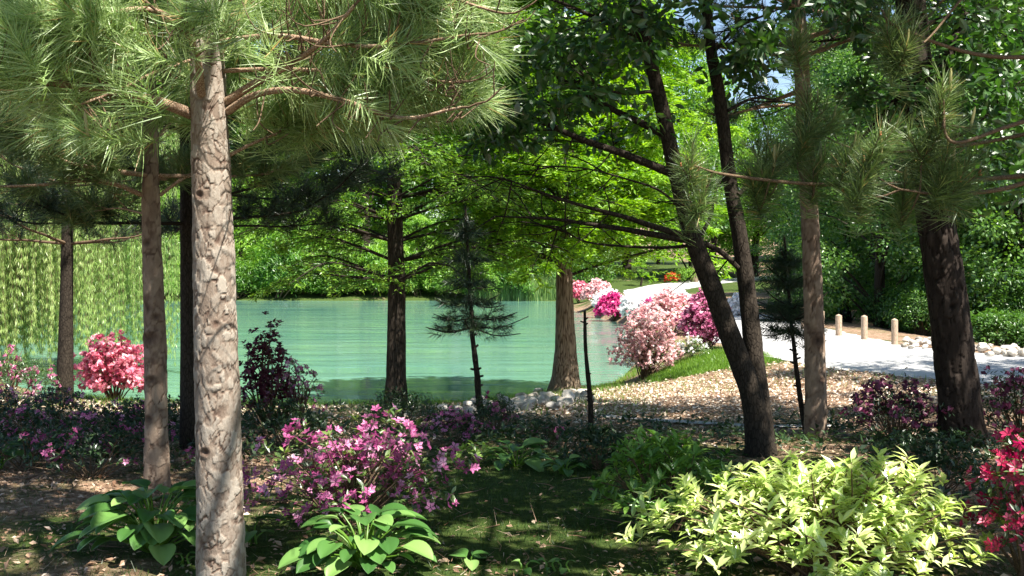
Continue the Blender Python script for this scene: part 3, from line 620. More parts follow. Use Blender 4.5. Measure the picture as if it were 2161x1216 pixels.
for (pts, r0, r1) in limM:
    q = spath(pts, 24); b = MB(); tube(b, q, np.linspace(r0 * .6, r1 * .7, 24), 8); b.build("branch", M['twig'], rootM)
r = rg(62)
for (px, py, d, lean) in MSPOT[:-3]:
    c = P(px, py, d); dd = nrm(A([lean * .8, -.25, 1.0])); k0 = c - dd * .22
    s0 = allM[np.argmin(((allM - k0) ** 2).sum(1))]
    pn.tw.append((spath([s0, (s0 + k0) / 2 - A([0, 0, .03]), k0, c], 10), np.linspace(.006, .0035, 10)))
    pn.tp += [c, c - dd * .06, k0 + dd * .08]; pn.td += [dd, dd, dd]
    for k in range(2):
        e = nrm(dd + r.normal(0, .6, 3)); pn.tp.append(k0 + e * .17); pn.td.append(e); pn.tw.append((A([k0, k0 + e * .17]), A([.004, .003])))
mb = MB(); pn.needles(mb, 0, False); pn.twigs(mb, 1); mb.build("crown", [M['pine'], M['twig']], rootM)
candles(rootM, pn, .22, .10)
# small young pines
def young_pine(label, base, top, whorls, seed, rad=.03, nl=.13):
    """whorls: (height fraction, reach)"""
    root = thing("young_pine", label, "tree", base); r = rg(seed)
    ax = spath([base, base * .6 + top * .4 + A([-.03, 0, 0]), top], 50); ax = ax + np.stack([wob(ax, 6) * .012, 0 * ax[:, 0], 0 * ax[:, 0]], -1)
    mb = MB(); tube(mb, ax, np.linspace(rad, rad * .3, 50) * (1 + .12 * wob(ax, 30)), 8)
    for k in range(14):
        i = r.integers(3, 26); e = nrm(A([r.normal(), r.normal(), .3])); tube(mb, A([ax[i], ax[i] + e * rad * 1.7]), [rad * .4, rad * .3], 5)
    mb.build("trunk", M['b_grey'], root)
    pn = Pine(seed, nl, 46, .0065, False); mb = MB()
    for (f, reach) in whorls:
        i = int(f * 49); k = 6; a0 = r.uniform(0, 6)
        for j in range(k):
            a = a0 + j * 2 * pi / k; h = A([cos(a), sin(a), 0]); L = reach * r.uniform(.8, 1.1)
            q = spath([ax[i], ax[i] + h * L * .5 - A([0, 0, .05 * L]), ax[i] + h * L + A([0, 0, .08 * L])], 6); pn.tw.append((q, np.linspace(.010, .005, 6)))
            q = q + A([0, 0, r.normal(0, .10)]) * np.linspace(0, 1, 6)[:, None]; pn.tw[-1] = (q, np.linspace(.010, .005, 6))
            for t in np.arange(.35, 1.01, .22): pn.tp.append(ax[i] + (q[-1] - ax[i]) * t + r.normal(0, .04, 3)); pn.td.append(nrm(h + A([r.normal(0, .3), 0, r.uniform(-.1, .5)])))
            for sgn in (-1, 1): sd = nrm(h + sgn * .8 * A([-sin(a), cos(a), 0])); pn.tp.append(ax[i] + h * L * .45 + sd * .18); pn.td.append(sd)
    for f in (.93, 1.0): pn.tp.append(ax[int(f * 49)]); pn.td.append(A([0, 0, 1.0]))
    pn.needles(mb, 0, False); pn.twigs(mb, 1); mb.build("crown", [M['pine_dark'], M['twig_dark']], root)
gF = gp(1016, 885); young_pine("young pine with a thin crooked stem and dark needle tiers before the pond", gF, P(982, 435, gF[1]), [(.55, .72), (.575, .6), (.65, .48), (.73, .36), (.81, .24), (.90, .14)], 71, .045)
gL = gp(1702, 915); young_pine("young pine with thin dark stem just left of the reddish pine", gL, P(1655, 500, gL[1] + .3), [(.62, .40), (.66, .46), (.73, .38), (.82, .26), (.9, .15)], 72, .035)
# bare sapling
gH = gp(1246, 915); root = thing("dead_sapling", "bare dark leafless sapling stem standing before the cypress rocks", "tree", gH)
mb = MB(); ax = spath([gH, P(1246, 850, gH[1]), P(1236, 740, gH[1]), P(1234, 656, gH[1])], 40); tube(mb, ax, np.linspace(.036, .014, 40) * (1 + .15 * wob(ax, 25)), 8)
r = rg(4)
for k in range(12): i = r.integers(4, 38); e = nrm(A([r.normal(), r.normal() * .4, .5])); tube(mb, A([ax[i], ax[i] + e * .05]), [.012, .007], 5)
mb.build("trunk", M['b_grey'], root)

# ------------------------------------------------------------------ cypresses
def cypress(label, base, axis, radii, z0, z1, reach, seed, bark, leaf, nleaf, lsize, flare=0, per=7, step=.3, el=.25, droop=.2, cut=None, extra=(), twm='twig_dark', name="cypress_tree"):
    root = thing(name, label, "tree", base); r = rg(seed)
    mb = MB(); pth, rad = trunk(mb, axis, radii, 40, 160, None, 0, seed=seed, flare=flare); mb.build("trunk", M[bark], root)
    mb = MB(); pos = []; dr = []; z = z0
    def branch(c, h, L, e, r0):
        q = spath([c, c + h * L * .33 + A([0, 0, L * .33 * e * 1.3]), c + h * L * .66 + A([0, 0, L * .66 * e]), c + h * L + A([0, 0, L * (e - droop)])], 16)
        q = q + np.stack([wob(q, 3), wob(q + 4, 3), wob(q + 8, 3)], -1) * .05 * np.linspace(0, 1, 16)[:, None]
        tube(mb, q, np.linspace(r0, .004, 16), 5)
        m = int(nleaf * L); t = nrm(np.gradient(q, axis=0)); f = r.uniform(.12, 1, m) ** .8; i = np.minimum(15, (f * 15).astype(int))
        side = nrm(np.cross(t[i], A([0, 0, 1.0]))) * r.choice([-1, 1], m)[:, None]
        # sub twigs: leaves sit along flat side sprays
        nt_ = max(4, int(L * 9)); ti = r.uniform(.12, 1, nt_); tI = np.minimum(15, (ti * 15).astype(int)); sg = r.choice([-1, 1], nt_)
        tl = (.55 * L * (1.1 - ti) + .15) * r.uniform(.5, 1, nt_); td = nrm(t[tI] * .8 + nrm(np.cross(t[tI], A([0, 0, 1.0]))) * sg[:, None] * .9 + np.stack([0 * ti, 0 * ti, r.normal(-.1, .18, nt_)], -1))
        for k in range(nt_): tube(mb, A([q[tI[k]], q[tI[k]] + td[k] * tl[k] * .55 , q[tI[k]] + td[k] * tl[k] - A([0, 0, .1 * tl[k]])]), [.006, .004, .002], 3, cap=False)
        w_ = r.integers(0, nt_, m); s_ = r.uniform(.1, 1, m) ** .7; pp = q[tI[w_]] + td[w_] * (tl[w_] * s_)[:, None]; pp[:, 2] -= .1 * tl[w_] * s_ ** 2
        pos.append(pp + r.normal(0, .035, (m, 3)) * A([1, 1, .6])); dr.append(nrm(td[w_] + r.normal(0, .75, (m, 3)) * A([1, 1, .45]) - A([0, 0, .15])))
    while z < z1:
        f = (z - z0) / (z1 - z0); i = int(np.argmin(abs(pth[:, 2] - z)))
        for j in range(per):
            a = r.uniform(0, 2 * pi); h = A([cos(a), sin(a), 0]); L = reach(f) * r.uniform(.55, 1.1)
            if cut and cut(pth[i] + h * L): continue
            branch(pth[i], h, L, el * r.uniform(.5, 1.4), max(.008, rad[i] * .2))
        z += step
    for (pts, L) in extra:
        c = P(*pts[0]); e_ = P(*pts[1]) - c; Lh = np.linalg.norm(e_); branch(c, nrm(e_), Lh, 0.05, .02)
    mb.build("branches", M[twm], root)
    pos = np.vstack(pos); dr = np.vstack(dr); m = len(pos)
    cl = .5 + .5 * wob(pos, 2.2); rn = np.clip(.15 + .55 * cl + r.normal(0, .18, m), 0, 1)
    mb = MB(); S = np.stack([np.full(m, lsize * .30), lsize * r.uniform(.6, 1.3, m), np.full(m, lsize * .3)], -1)
    stamp(mb, T_DIA, pos, dr, nrm(r.normal(0, .55, (m, 3)) + A([0, 0, 1.0])), S, rn); mb.build("crown", M[leaf], root)
    return root
gE = gp(836, 858); dE = gE[1]
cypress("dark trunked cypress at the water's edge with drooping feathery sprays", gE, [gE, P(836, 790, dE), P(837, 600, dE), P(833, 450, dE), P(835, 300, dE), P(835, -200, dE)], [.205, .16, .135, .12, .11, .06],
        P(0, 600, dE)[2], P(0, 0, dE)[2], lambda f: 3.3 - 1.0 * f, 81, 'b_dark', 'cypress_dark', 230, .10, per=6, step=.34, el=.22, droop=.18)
gG = gp(1192, 832); dG = gG[1]
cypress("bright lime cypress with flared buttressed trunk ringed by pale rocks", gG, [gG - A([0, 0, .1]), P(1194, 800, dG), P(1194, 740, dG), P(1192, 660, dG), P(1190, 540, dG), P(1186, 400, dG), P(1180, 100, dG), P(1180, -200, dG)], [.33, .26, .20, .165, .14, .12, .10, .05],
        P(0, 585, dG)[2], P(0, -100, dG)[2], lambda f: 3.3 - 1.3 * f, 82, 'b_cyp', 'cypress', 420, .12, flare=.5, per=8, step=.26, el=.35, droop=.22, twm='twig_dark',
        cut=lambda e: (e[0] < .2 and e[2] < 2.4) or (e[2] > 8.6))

# ------------------------------------------------------------------ willow
gW = G(-13.0, 24.0); root = thing("willow_tree", "weeping willow with long hanging yellow-green strands over the water", "tree", gW)
r = rg(90); mb = MB(); topW = gW + A([.6, .2, 6.0]); tube(mb, spath([gW, gW + A([.1, .2, 2.4]), topW], 20), np.linspace(.3, .16, 20), 12); mb.build("trunk", M['b_grey'], root)
mb = MB(); ml = MB(); pos = []; dd = []
for k in range(84):
    a = r.uniform(0, 2 * pi); L = r.uniform(1.0, 5.6); h = A([cos(a), sin(a) * .55, 0]); e = topW + h * L + A([0, 0, r.uniform(-.2, 1.0)])
    q = spath([topW - A([0, 0, r.uniform(.2, 1.6)]), topW + h * L * .5 + A([0, 0, 1.0]), e], 12); tube(mb, q, np.linspace(.06, .012, 12), 5)
    for s_ in range(20):
        st = q[r.integers(5, 12)] + r.normal(0, .22, 3); n_ = 26; Ls = min(st[2] - r.uniform(.1, 1.0) - 2.2 * r.uniform(0, 1) ** 3, 6.2)
        tt = np.linspace(0, 1, n_); sw = r.normal(0, .12, 2); pp = np.stack([st[0] + h[0] * .25 * tt + sw[0] * np.sin(tt * 3), st[1] + h[1] * .25 * tt + sw[1] * tt, st[2] - Ls * tt], -1)
        tube(mb, pp[::5], .003, 3, cap=False)
        m = int(Ls * 46); f = r.uniform(0, 1, m); i = np.minimum(n_ - 1, (f * n_).astype(int)); pos.append(pp[i] + r.normal(0, .02, (m, 3)))
        dd.append(nrm(np.stack([r.normal(0, .25, m), r.normal(0, .25, m), np.full(m, -1.0)], -1)))
mb.build("branches", M['twig'], root); pos = np.vstack(pos); dd = np.vstack(dd); k = keep(pos, .1); pos, dd = pos[k], dd[k]; m = len(pos)
rn = np.clip(.45 + .45 * wob(pos * A([1, 1, .1]), 1.1) + r.normal(0, .12, m), 0, 1)
stamp(ml, T_DIA, pos, dd, nrm(r.normal(size=(m, 3))), np.stack([np.full(m, .014), .13 * r.uniform(.7, 1.2, m), np.full(m, .02)], -1), rn); ml.build("crown", M['willow'], root)

# ------------------------------------------------------------------ broadleaf leaves on limbs
def leafclumps(mb, centres, radii, nper, size, r, cull=True, flat=.6, T=T_OVAL, wd=.45, tone=(.2, .6), up=.6):
    C = np.repeat(A(centres), nper, 0); R = np.repeat(np.broadcast_to(A(radii, float), (len(centres),)), nper); m = len(C)
    u_ = nrm(r.normal(size=(m, 3))) * (r.uniform(0, 1, m) ** .45)[:, None] * R[:, None]; u_[:, 2] *= flat
    pos = C + u_; tn = np.repeat(r.uniform(0, 1, len(centres)), nper)
    if cull: k = keep(pos, .1); pos, u_, tn = pos[k], u_[k], tn[k]; m = len(pos)
    if not m: return
    d = nrm(nrm(u_) + r.normal(0, .6, (m, 3)) - A([0, 0, .25])); n = nrm(r.normal(0, .6, (m, 3)) + A([0, 0, up]))
    L = size * r.uniform(.65, 1.25, m); rn = np.clip(tone[0] + tone[1] * tn + r.normal(0, .14, m), 0, 1)
    stamp(mb, T, pos, d, n, np.stack([L * wd, L, L * wd], -1), rn)

# forked tree
gI = gp(1606, 962); dI = gI[1]; root = thing("forked_tree", "dark forked tree with two leaning stems and long bare branches reaching left", "tree", gI)
mb = MB()
trunk(mb, [gI, P(1600, 920, dI), P(1585, 830, dI), P(1545, 720, dI), P(1500, 600, dI), P(1462, 500, dI), P(1425, 360, dI), P(1395, 220, dI), P(1365, 100, dI), P(1335, -20, dI), P(1300, -250, dI)],
      [.15, .115, .10, .092, .086, .079, .068, .062, .055, .05, .04], 28, 160, .04, .006, 3.0, 5)
trunk(mb, [gI + A([.03, .08, 0]), P(1604, 880, dI + .1), P(1592, 760, dI + .15), P(1575, 600, dI + .2), P(1558, 480, dI + .2), P(1540, 380, dI + .2), P(1518, 200, dI + .2), P(1495, 60, dI + .2), P(1480, -250, dI + .2)],
      [.135, .105, .088, .076, .068, .062, .054, .048, .04], 28, 160, .04, .006, 3.0, 6)
mb.build("trunk", M['b_grey'], root)
BI = [(((1470, 510), (1350, 488), (1200, 468), (1045, 457)), .036, .006, 0), (((1455, 500), (1330, 462), (1200, 425), (1060, 375)), .032, .005, -.2), (((1420, 372), (1320, 330), (1220, 290), (1130, 250), (1050, 200)), .042, .012, -.4),
      (((1400, 285), (1300, 230), (1190, 170), (1060, 100)), .036, .01, .3), (((1372, 85), (1300, 55), (1220, 20), (1100, -20)), .032, .01, 0), (((1480, 515), (1400, 520), (1250, 512), (1180, 480)), .018, .005, .2),
      (((1475, 510), (1520, 530), (1556, 565)), .026, .024, .1), (((1478, 495), (1500, 450), (1508, 415)), .022, .008, 0), (((1562, 412), (1600, 380), (1650, 350), (1700, 300)), .026, .008, .2), (((1535, 235), (1600, 210), (1680, 215)), .018, .006, .3),
      (((1440, 440), (1380, 400), (1250, 360), (1120, 350)), .014, .004, -.3), (((1510, 110), (1560, 60), (1640, 20)), .02, .007, .2), (((1385, 190), (1290, 190), (1180, 120)), .018, .006, -.5)]
r = rg(12); tips = []
for (pp, r0, r1, dz) in BI:
    n_ = len(pp); pts = [P(a, b, dI + dz * i / (n_ - 1)) for i, (a, b) in enumerate(pp)]; q = spath(pts, 26); q = q + np.stack([wob(q, 4), wob(q + 3, 4), wob(q + 5, 4)], -1) * .02
    b = MB(); tube(b, q, np.linspace(r0, r1, 26), 8)
    for k in range(int(len(pp) * 2.2)):
        i = r.integers(8, 26); e = nrm(A([-.6 + r.normal() * .5, r.normal() * .5, r.normal() * .45 + .1])); L = r.uniform(.25, .7); w2 = spath([q[i], q[i] + e * L * .5 + r.normal(0, .03, 3), q[i] + e * L], 6)
        tube(b, w2, np.linspace(.008, .003, 6), 4, cap=False); tips.append(w2[-1])
    b.build("branch", M['b_grey'], root)
cen = []; rr_ = []
for (x0, x1, y0, y1, n_) in [(1000, 1290, 130, 300, 34), (1080, 1400, 20, 140, 24), (1000, 1080, 200, 330, 7), (1540, 1650, 10, 190, 18), (1100, 1240, 60, 120, 8), (1300, 1440, 150, 260, 3), (1250, 1500, 0, 60, 8), (1640, 1850, -40, 60, 8)]:
    for k in range(n_): cen.append(P(r.uniform(x0, x1), r.uniform(y0, y1), dI + r.uniform(-.9, .9))); rr_.append(r.uniform(.12, .3))
mb = MB(); leafclumps(mb, cen, rr_, 34, .115, r, False, tone=(.05, .55))
cen = [A([r.uniform(.5, 5), r.uniform(6, 14), r.uniform(6.2, 10)]) for k in range(70)]
leafclumps(mb, cen, .55, 170, .14, r, True, T=T_DIA, wd=.55); mb.build("crown", M['broad'], root)

# oak
gK = gp(2032, 938); dK = gK[1]; root = thing("oak_tree", "thick dark oak trunk leaning left, at the right of the picture", "tree", gK); mb = MB()
trunk(mb, [gK, P(2030, 900, dK), P(2015, 760, dK), P(1995, 600, dK), P(1965, 400, dK), P(1945, 250, dK), P(1930, 120, dK), P(1915, -100, dK), P(1900, -400, dK)], [.245, .20, .182, .172, .16, .15, .14, .12, .1], 90, 420, .035, .014, 4.0, 7)
mb.build("trunk", M['b_oak'], root); r = rg(13)
for pp, r0, r1 in [(((1950, 230), (2000, 120), (2025, 40), (2045, -60)), .06, .035), (((1940, 180), (1880, 220), (1820, 290), (1770, 350)), .028, .01), (((1960, 330), (2060, 260), (2140, 190), (2230, 150)), .03, .012), (((1925, 80), (1860, 60), (1790, 80), (1700, 90)), .03, .01), (((1930, 60), (2040, 30), (2140, 60)), .03, .01)]:
    b = MB(); q = spath([P(a, c, dK + .15 * i) for i, (a, c) in enumerate(pp)], 24); tube(b, q, np.linspace(r0, r1, 24), 8)
    for k in range(7):
        i = r.integers(6, 24); e = nrm(r.normal(size=3)); tube(b, A([q[i], q[i] + e * .3, q[i] + e * .55 + A([0, 0, -.05])]), [.01, .006, .003], 4, cap=False)
    b.build("branch", M['b_dark'], root)
cen = []; rr_ = []
for (x0, x1, y0, y1, n_) in [(1990, 2200, 30, 200, 30), (2040, 2200, 180, 330, 26), (1800, 1960, 150, 330, 16), (2000, 2200, -60, 40, 12), (1780, 1900, 40, 160, 8), (2060, 2200, 330, 450, 10)]:
    for k in range(n_): cen.append(P(r.uniform(x0, x1), r.uniform(y0, y1), dK + r.uniform(-.8, 1.4))); rr_.append(r.uniform(.15, .38))
mb = MB(); leafclumps(mb, cen, rr_, 44, .115, r, False, tone=(.1, .6))
cen = [A([r.uniform(1.5, 14), r.uniform(2, 15.5), r.uniform(6.9, 11)]) for k in range(270)]  # unseen clumps spread past the oak to shade trunks and road
cen += [A([r.uniform(9.5, 14), r.uniform(10.5, 15.5), r.uniform(7, 9.5)]) for k in range(60)]  # more unseen clumps added to shade the road
leafclumps(mb, cen, .6, 190, .15, r, True, T=T_DIA, wd=.55); mb.build("crown", M['broad'], root)

# unseen tree added over the camera; its canopy is placed to darken the foreground
gS = G(2.2, -1.5); root = thing("added_shade_tree", "unseen tree added behind the viewpoint so its canopy shades the foreground", "tree", gS); r = rg(14); mb = MB()
tube(mb, spath([gS, gS + A([.1, .2, 4]), gS + A([.2, 1.0, 9])], 20), np.linspace(.25, .12, 20), 12)
cen = []
for k in range(200):
    c = A([r.uniform(-4.5, 7), r.uniform(-3.5, 7.0), r.uniform(6.4, 9.5)]); cen.append(c)
for k in range(90): cen.append(A([r.uniform(-5, 0.3), r.uniform(6, 10.5), r.uniform(6.8, 9.0)]))  # further unseen clumps added to shade the left bed
for c in cen[::10]: tube(mb, spath([gS + A([.15, .7, 5.0 + r.uniform(0, 2)]), gS * .5 + c * .5 + A([0, 0, 3.0]), c], 8), np.linspace(.07, .015, 8), 5)
mb.build("trunk", M['b_grey'], root); mb = MB(); leafclumps(mb, cen, .75, 210, .17, r, True, T=T_DIA, wd=.6); mb.build("crown", M['broad'], root)

# ------------------------------------------------------------------ background trees
def bgtree(name, label, group, loc, seed, H, R, nl, size, leaf, cb=.18, ncl=60, tone=(.15, .6), bark='b_grey'):
    root = thing(name, label, "tree", loc, group); L0 = A(loc, float); r = rg(seed); mb = MB()
    lean = r.normal(0, .03 * H, 2); top = L0 + A([lean[0], lean[1], H * .85]); ax = spath([L0, L0 * .5 + top * .5 + A([r.normal(0, .2), 0, 0]), top], 14)
    tube(mb, ax, np.linspace(H * .016 + .05, .04, 14), 8)
    c = []; cr = []
    for k in range(ncl):
        f = r.uniform(0, 1) ** .9; z = H * (cb + (1 - cb) * f); pr = math.sin(pi * min(1, .14 + f * .86) ** .75) ** .6 if f < .97 else .3
        a = r.uniform(0, 2 * pi); q = R * pr * r.uniform(.25, 1) ** .5; c.append(A([q * cos(a), q * sin(a), z])); cr.append(R * r.uniform(.16, .34))
    for k in range(0, ncl, 3):
        i = min(13, int(max(0, c[k][2] / H - .15) / .85 * 13)); tube(mb, spath([ax[i], (ax[i] + L0 + c[k]) / 2 + A([0, 0, .03 * H]), L0 + c[k]], 6), np.linspace(H * .005, .015, 6), 4, cap=False)
    mb.build("trunk", M[bark], root)
    mb = MB(); leafclumps(mb, [L0 + q for q in c], cr, nl // ncl, size, r, False, .55, T_DIA, .6, tone, .7); mb.build("crown", M[leaf], root)
    return root
r = rg(200)
FAR = "trees in the wood behind the far shore"; RW = "trees in the wood beyond the gravel road"; FM = "bright young trees along the far shore"
lf, lr_, lm = "tall green tree in the wood behind the far shore", "leafy green tree in the wood beyond the gravel road", "bright lime-green tree low along the far shore"
farp = [bgtree("woodland_tree", lf, FAR, (-60 + 12 * i, 96, gz(A([-60 + 12 * i]), A([96.]))[0]), 210 + i, H, 6.0, 15000, .34, lfm, .12, 80) for i, (H, lfm) in enumerate([(24, 'lime'), (21, 'lime'), (26, 'wood'), (19, 'lime')])]
for k in range(46):
    x = -62 + 2.2 * k + r.normal(0, 2); y = r.uniform(84, 118); s = r.uniform(.85, 1.2)
    if 3 < x < 15 and y < 95: y += 14
    if 15 < x < 27: s *= .6
    dup(farp[k % 4], G(x, y), r.uniform(0, 6.28), s)
midp = [bgtree("shore_tree", lm, FM, G(-28 + 6 * i, 79.5), 230 + i, H, 3.6, 8000, .22, 'lime', .02, 50, (.3, .6)) for i, H in enumerate([7.5, 9.5])]
for k in range(15):
    x = -44 + 3.4 * k + r.normal(0, 1.2); dup(midp[k % 2], G(x, r.uniform(78.5, 84)), r.uniform(0, 6.28), r.uniform(.45, 1.0))
rp = [bgtree("woodland_tree", lr_, RW, G(13 + 5 * i, 36 + 3 * i), 250 + i, H, 3.6, 27000, .145, ['wood', 'spring', 'wood'][i], .04, 110, (.1, .65)) for i, H in enumerate([13, 15, 11])]
for k in range(40):
    y = r.uniform(27, 70); x = 11.5 + .18 * max(0, y - 34) + r.uniform(0, 1) ** 1.3 * y * .38
    if y < 32 and x < 13.2: x = 13.2 + r.uniform(0, 3)
    dup(rp[k % 3], G(x, y), r.uniform(0, 6.28), r.uniform(.6, 1.1))
for k in range(10): dup(farp[k % 4], G(16 + 6 * k + r.normal(0, 2), r.uniform(72, 95)), r.uniform(0, 6.28), r.uniform(.6, .85), lr_, RW)

MARKS = [(-9e9, "beyond the left edge"), (0, "left of the slim knotted pine"), (300, "seen between the slim knotted pine and the big pine"), (510, "between the big pine and the dark cypress"), (830, "between the dark cypress and the young pine"), (1000, "between the young pine and the lime cypress"), (1190, "just right of the lime cypress trunk"),
         (1330, "left of the forked tree"), (1500, "behind the stems of the forked tree"), (1640, "between the forked tree and the reddish pine"), (1735, "behind the wooden posts"), (1900, "behind the dark oak"), (2060, "right of the dark oak"), (2161, "past the right edge")]
def where(o):
    px = CX + o.location[0] / max(1, o.location[1]) * F
    return [m for v, m in MARKS if px >= v][-1]
for o in list(COL.objects):
    if o.get("group") in (FAR, RW, FM):
        base_ = {FAR: "tall far-shore tree", RW: "leafy tree beyond the road", FM: "low lime-green shore tree"}[o["group"]]
        o["label"] = ("near " if o.location[1] < {FAR: 100, RW: 45, FM: 81}[o["group"]] else "far ") + base_ + " " + where(o)
# ------------------------------------------------------------------ shrubs
def shrub(label, base, rx, ry, h, seed, flower=None, leaf='azleaf', ncl=160, fl=.6, fsize=.05, lsize=.05, nleaf=7, nflo=3, group=None, cat="azalea", name="azalea_bush", stems=26,
          bare=.25, tone=(.2, .6), near=True, jit=.16, stem_m='twig', up=.5, cull=False, lw=.36, shell=.5, upw=.35):
    base = A(base, float); r = rg(seed); root = thing(name, label, cat, base, group)
    u_ = r.uniform(0, 1, ncl); a = r.uniform(0, 2 * pi, ncl); q = np.sqrt(u_); zt = np.sqrt(np.maximum(0, 1 - q ** 2 * .92)) * h
    dep = r.uniform(shell, 1, ncl); dep[: ncl // 2] = r.uniform(.88, 1.04, ncl // 2)
    wav = 1 + jit * wob(np.stack([np.cos(a) * q, np.sin(a) * q, q * 0 + seed], -1) * 1.0, 4.5) + r.normal(0, jit * .35, ncl)
    C = np.stack([rx * q * np.cos(a) * dep * wav, ry * q * np.sin(a) * dep * wav, np.maximum(zt * wav * (bare + (1 - bare) * dep), .06)], -1) + base
    mb = MB()
    for k in range(min(stems, ncl)):
        s0 = base + A([r.normal(0, .08 * rx), r.normal(0, .08 * ry), -.03]); c = C[k]
        md = s0 * .45 + c * .55 + A([r.normal(0, .05), r.normal(0, .05), .10 * h]); tube(mb, spath([s0, md, c], 7), np.linspace(.011, .004, 7) * (h / .8), 5, cap=False)
    mb.build("stems", M[stem_m], root)
    out = nrm((C - base) * A([1 / rx, 1 / ry, 1 / h]) + A([0, 0, upw]))
    hasf = r.uniform(0, 1, ncl) < fl * np.where((C[:, 2] - base[2]) > .25 * h, 1, .5) if flower else np.zeros(ncl, bool)
    m = ncl * nleaf; CC = np.repeat(C, nleaf, 0); OO = np.repeat(out, nleaf, 0)
    rad = nrm(np.cross(OO, r.normal(size=(m, 3)))); d = nrm(rad + OO * r.uniform(.05, .8, m)[:, None] + A([0, 0, .1])); tn = np.repeat(r.uniform(0, 1, ncl), nleaf)
    pos = CC + d * .004 - OO * (r.uniform(0, 1, m) * lsize * .5)[:, None]; L = lsize * r.uniform(.65, 1.2, m)
    if not near: pos = pos + r.normal(0, lsize * .5, (m, 3))
    mb = MB(); stamp(mb, T_OVAL if near else T_DIA, pos, d, nrm(OO * up + A([0, 0, .6]) + r.normal(0, .2, (m, 3))), np.stack([L * lw, L, L * .5], -1), np.clip(tone[0] + tone[1] * tn + r.normal(0, .12, m), 0, 1))
    mb.build("foliage", M[leaf], root)
    if flower and hasf.any():
        C2 = np.repeat(C[hasf], nflo, 0); O2 = np.repeat(out[hasf], nflo, 0); m = len(C2); d = nrm(O2 + r.normal(0, .55, (m, 3))); mb = MB()
        stamp(mb, T_FLO if near else T_FLO3, C2 + d * fsize * .35 + r.normal(0, fsize * .45, (m, 3)), d, nrm(r.normal(size=(m, 3))), fsize * r.uniform(.75, 1.25, m) * (1.0 if near else 1.2), np.clip(np.repeat(r.uniform(.1, .8, hasf.sum()), nflo) + r.normal(0, .2, m), 0, 1))
        mb.build("blossoms", M[flower], root)
    return root
# foreground
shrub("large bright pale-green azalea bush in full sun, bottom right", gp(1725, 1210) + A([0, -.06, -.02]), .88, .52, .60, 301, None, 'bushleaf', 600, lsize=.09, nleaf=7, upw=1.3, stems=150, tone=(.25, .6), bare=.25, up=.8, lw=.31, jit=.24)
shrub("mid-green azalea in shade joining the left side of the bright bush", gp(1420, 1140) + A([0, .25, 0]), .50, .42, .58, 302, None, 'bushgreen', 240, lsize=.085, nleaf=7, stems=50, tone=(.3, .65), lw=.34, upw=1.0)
shrub("low lime azalea sprig at the bottom edge under the bright bush", G(1.62, 4.75), .30, .22, .22, 303, None, 'bushleaf', 70, lsize=.08, nleaf=7, stems=30, tone=(.2, .6))
shrub("purple-pink azalea with loose sunlit clusters right of the big pine", gp(735, 1120) + A([0, .2, 0]), .72, .50, .56, 304, 'f_purple', 'azleaf', 250, .62, .062, .06, 6, 4, stems=70, tone=(.3, .6), jit=.42, bare=.05)
shrub("small purple azalea peeping out left of the big pine", gp(425, 1010), .16, .16, .28, 305, 'f_purple', 'azleaf', 26, .5, .055, .06, 6, 3, stems=10, tone=(.4, .6))
shrub("hot pink azalea at the bottom right edge of the picture", G(2.72, 5.35), .34, .34, .78, 306, 'f_red', 'azleaf', 150, .5, .065, .055, 6, 3, stems=30)
shrub("dark green azalea with faded buds between the bright bush and the hot pink one", gp(2060, 1120) + A([0, .7, 0]), .62, .4, .42, 307, 'f_pale', 'darkleaf', 260, .04, .05, .06, 6, 2, stems=40)
# left group
def ga(px, py, dy=0): q = gp(px, py); return G(q[0], q[1] + dy)
shrub("bright pink azalea glowing in sun beside the dark pine trunk", ga(228, 850, .3), .58, .5, .95, 310, 'f_pink', 'azleaf', 420, .8, .075, .05, 4, 5, near=False, stems=30, tone=(.4, .6), jit=.34)
shrub("dull pink azalea at the far left edge", ga(20, 860), .75, .5, .72, 311, 'f_mauve', 'azleaf', 320, .16, .06, .055, 6, 3, near=False, stems=30, tone=(.1, .5))
for i, (px, py, rx, h, fl, lab) in enumerate([(60, 990, .55, .50, .5, "shaded purple azalea at the left edge, lowest of the dim left bed"), (190, 1010, .5, .42, .4, "shaded purple azalea left of the slim knotted pine, at the front of the dim bed"),
        (250, 960, .5, .5, .55, "shaded purple azalea just behind the slim knotted pine"), (120, 905, .55, .45, .35, "dim azalea with scattered purple flowers below the bright pink azalea"), (-20, 930, .5, .55, .3, "dim mostly green azalea cut by the left edge"), (330, 925, .5, .4, .1, "dark green low shrub between the slim pine and the thin dark pine")]):
    shrub(lab, ga(px, py), rx, rx * .8, h, 320 + i, 'f_purple', 'darkleaf', 240, fl * .3, .05, .05, 6, 3, stems=20, tone=(.1, .6))
shrub("maroon leaved shrub with rounded top right of the big pine by the water", ga(560, 905), .36, .3, 1.02, 330, None, 'purpleaf', 420, 0, .05, .05, 9, 3, near=True, stems=30, cat="shrub", name="maroon_shrub", jit=.3, bare=.5, lw=.6)
shrub("tall purple azalea spray beside the maroon shrub over the water", ga(625, 900), .36, .3, .66, 331, 'f_purple', 'azleaf', 90, .6, .055, .06, 6, 3, stems=30, tone=(.3, .6), jit=.35)
shrub("dark green shrub at the foot of the maroon shrub", ga(590, 950), .6, .45, .45, 332, None, 'darkleaf', 260, 0, .05, .055, 7, stems=20, cat="shrub", name="green_shrub")
shrub("dark green shrub at the foot of the dark cypress", ga(850, 905), .55, .35, .40, 333, None, 'darkleaf', 260, 0, .05, .05, 7, near=False, stems=20, cat="shrub", name="green_shrub", tone=(.3, .6))
shrub("small round dark shrub at the foot of the young pine", ga(1045, 912), .30, .28, .36, 334, 'f_mauve', 'darkleaf', 180, .06, .05, .045, 7, near=False, stems=16, cat="shrub", name="green_shrub", tone=(.2, .6))
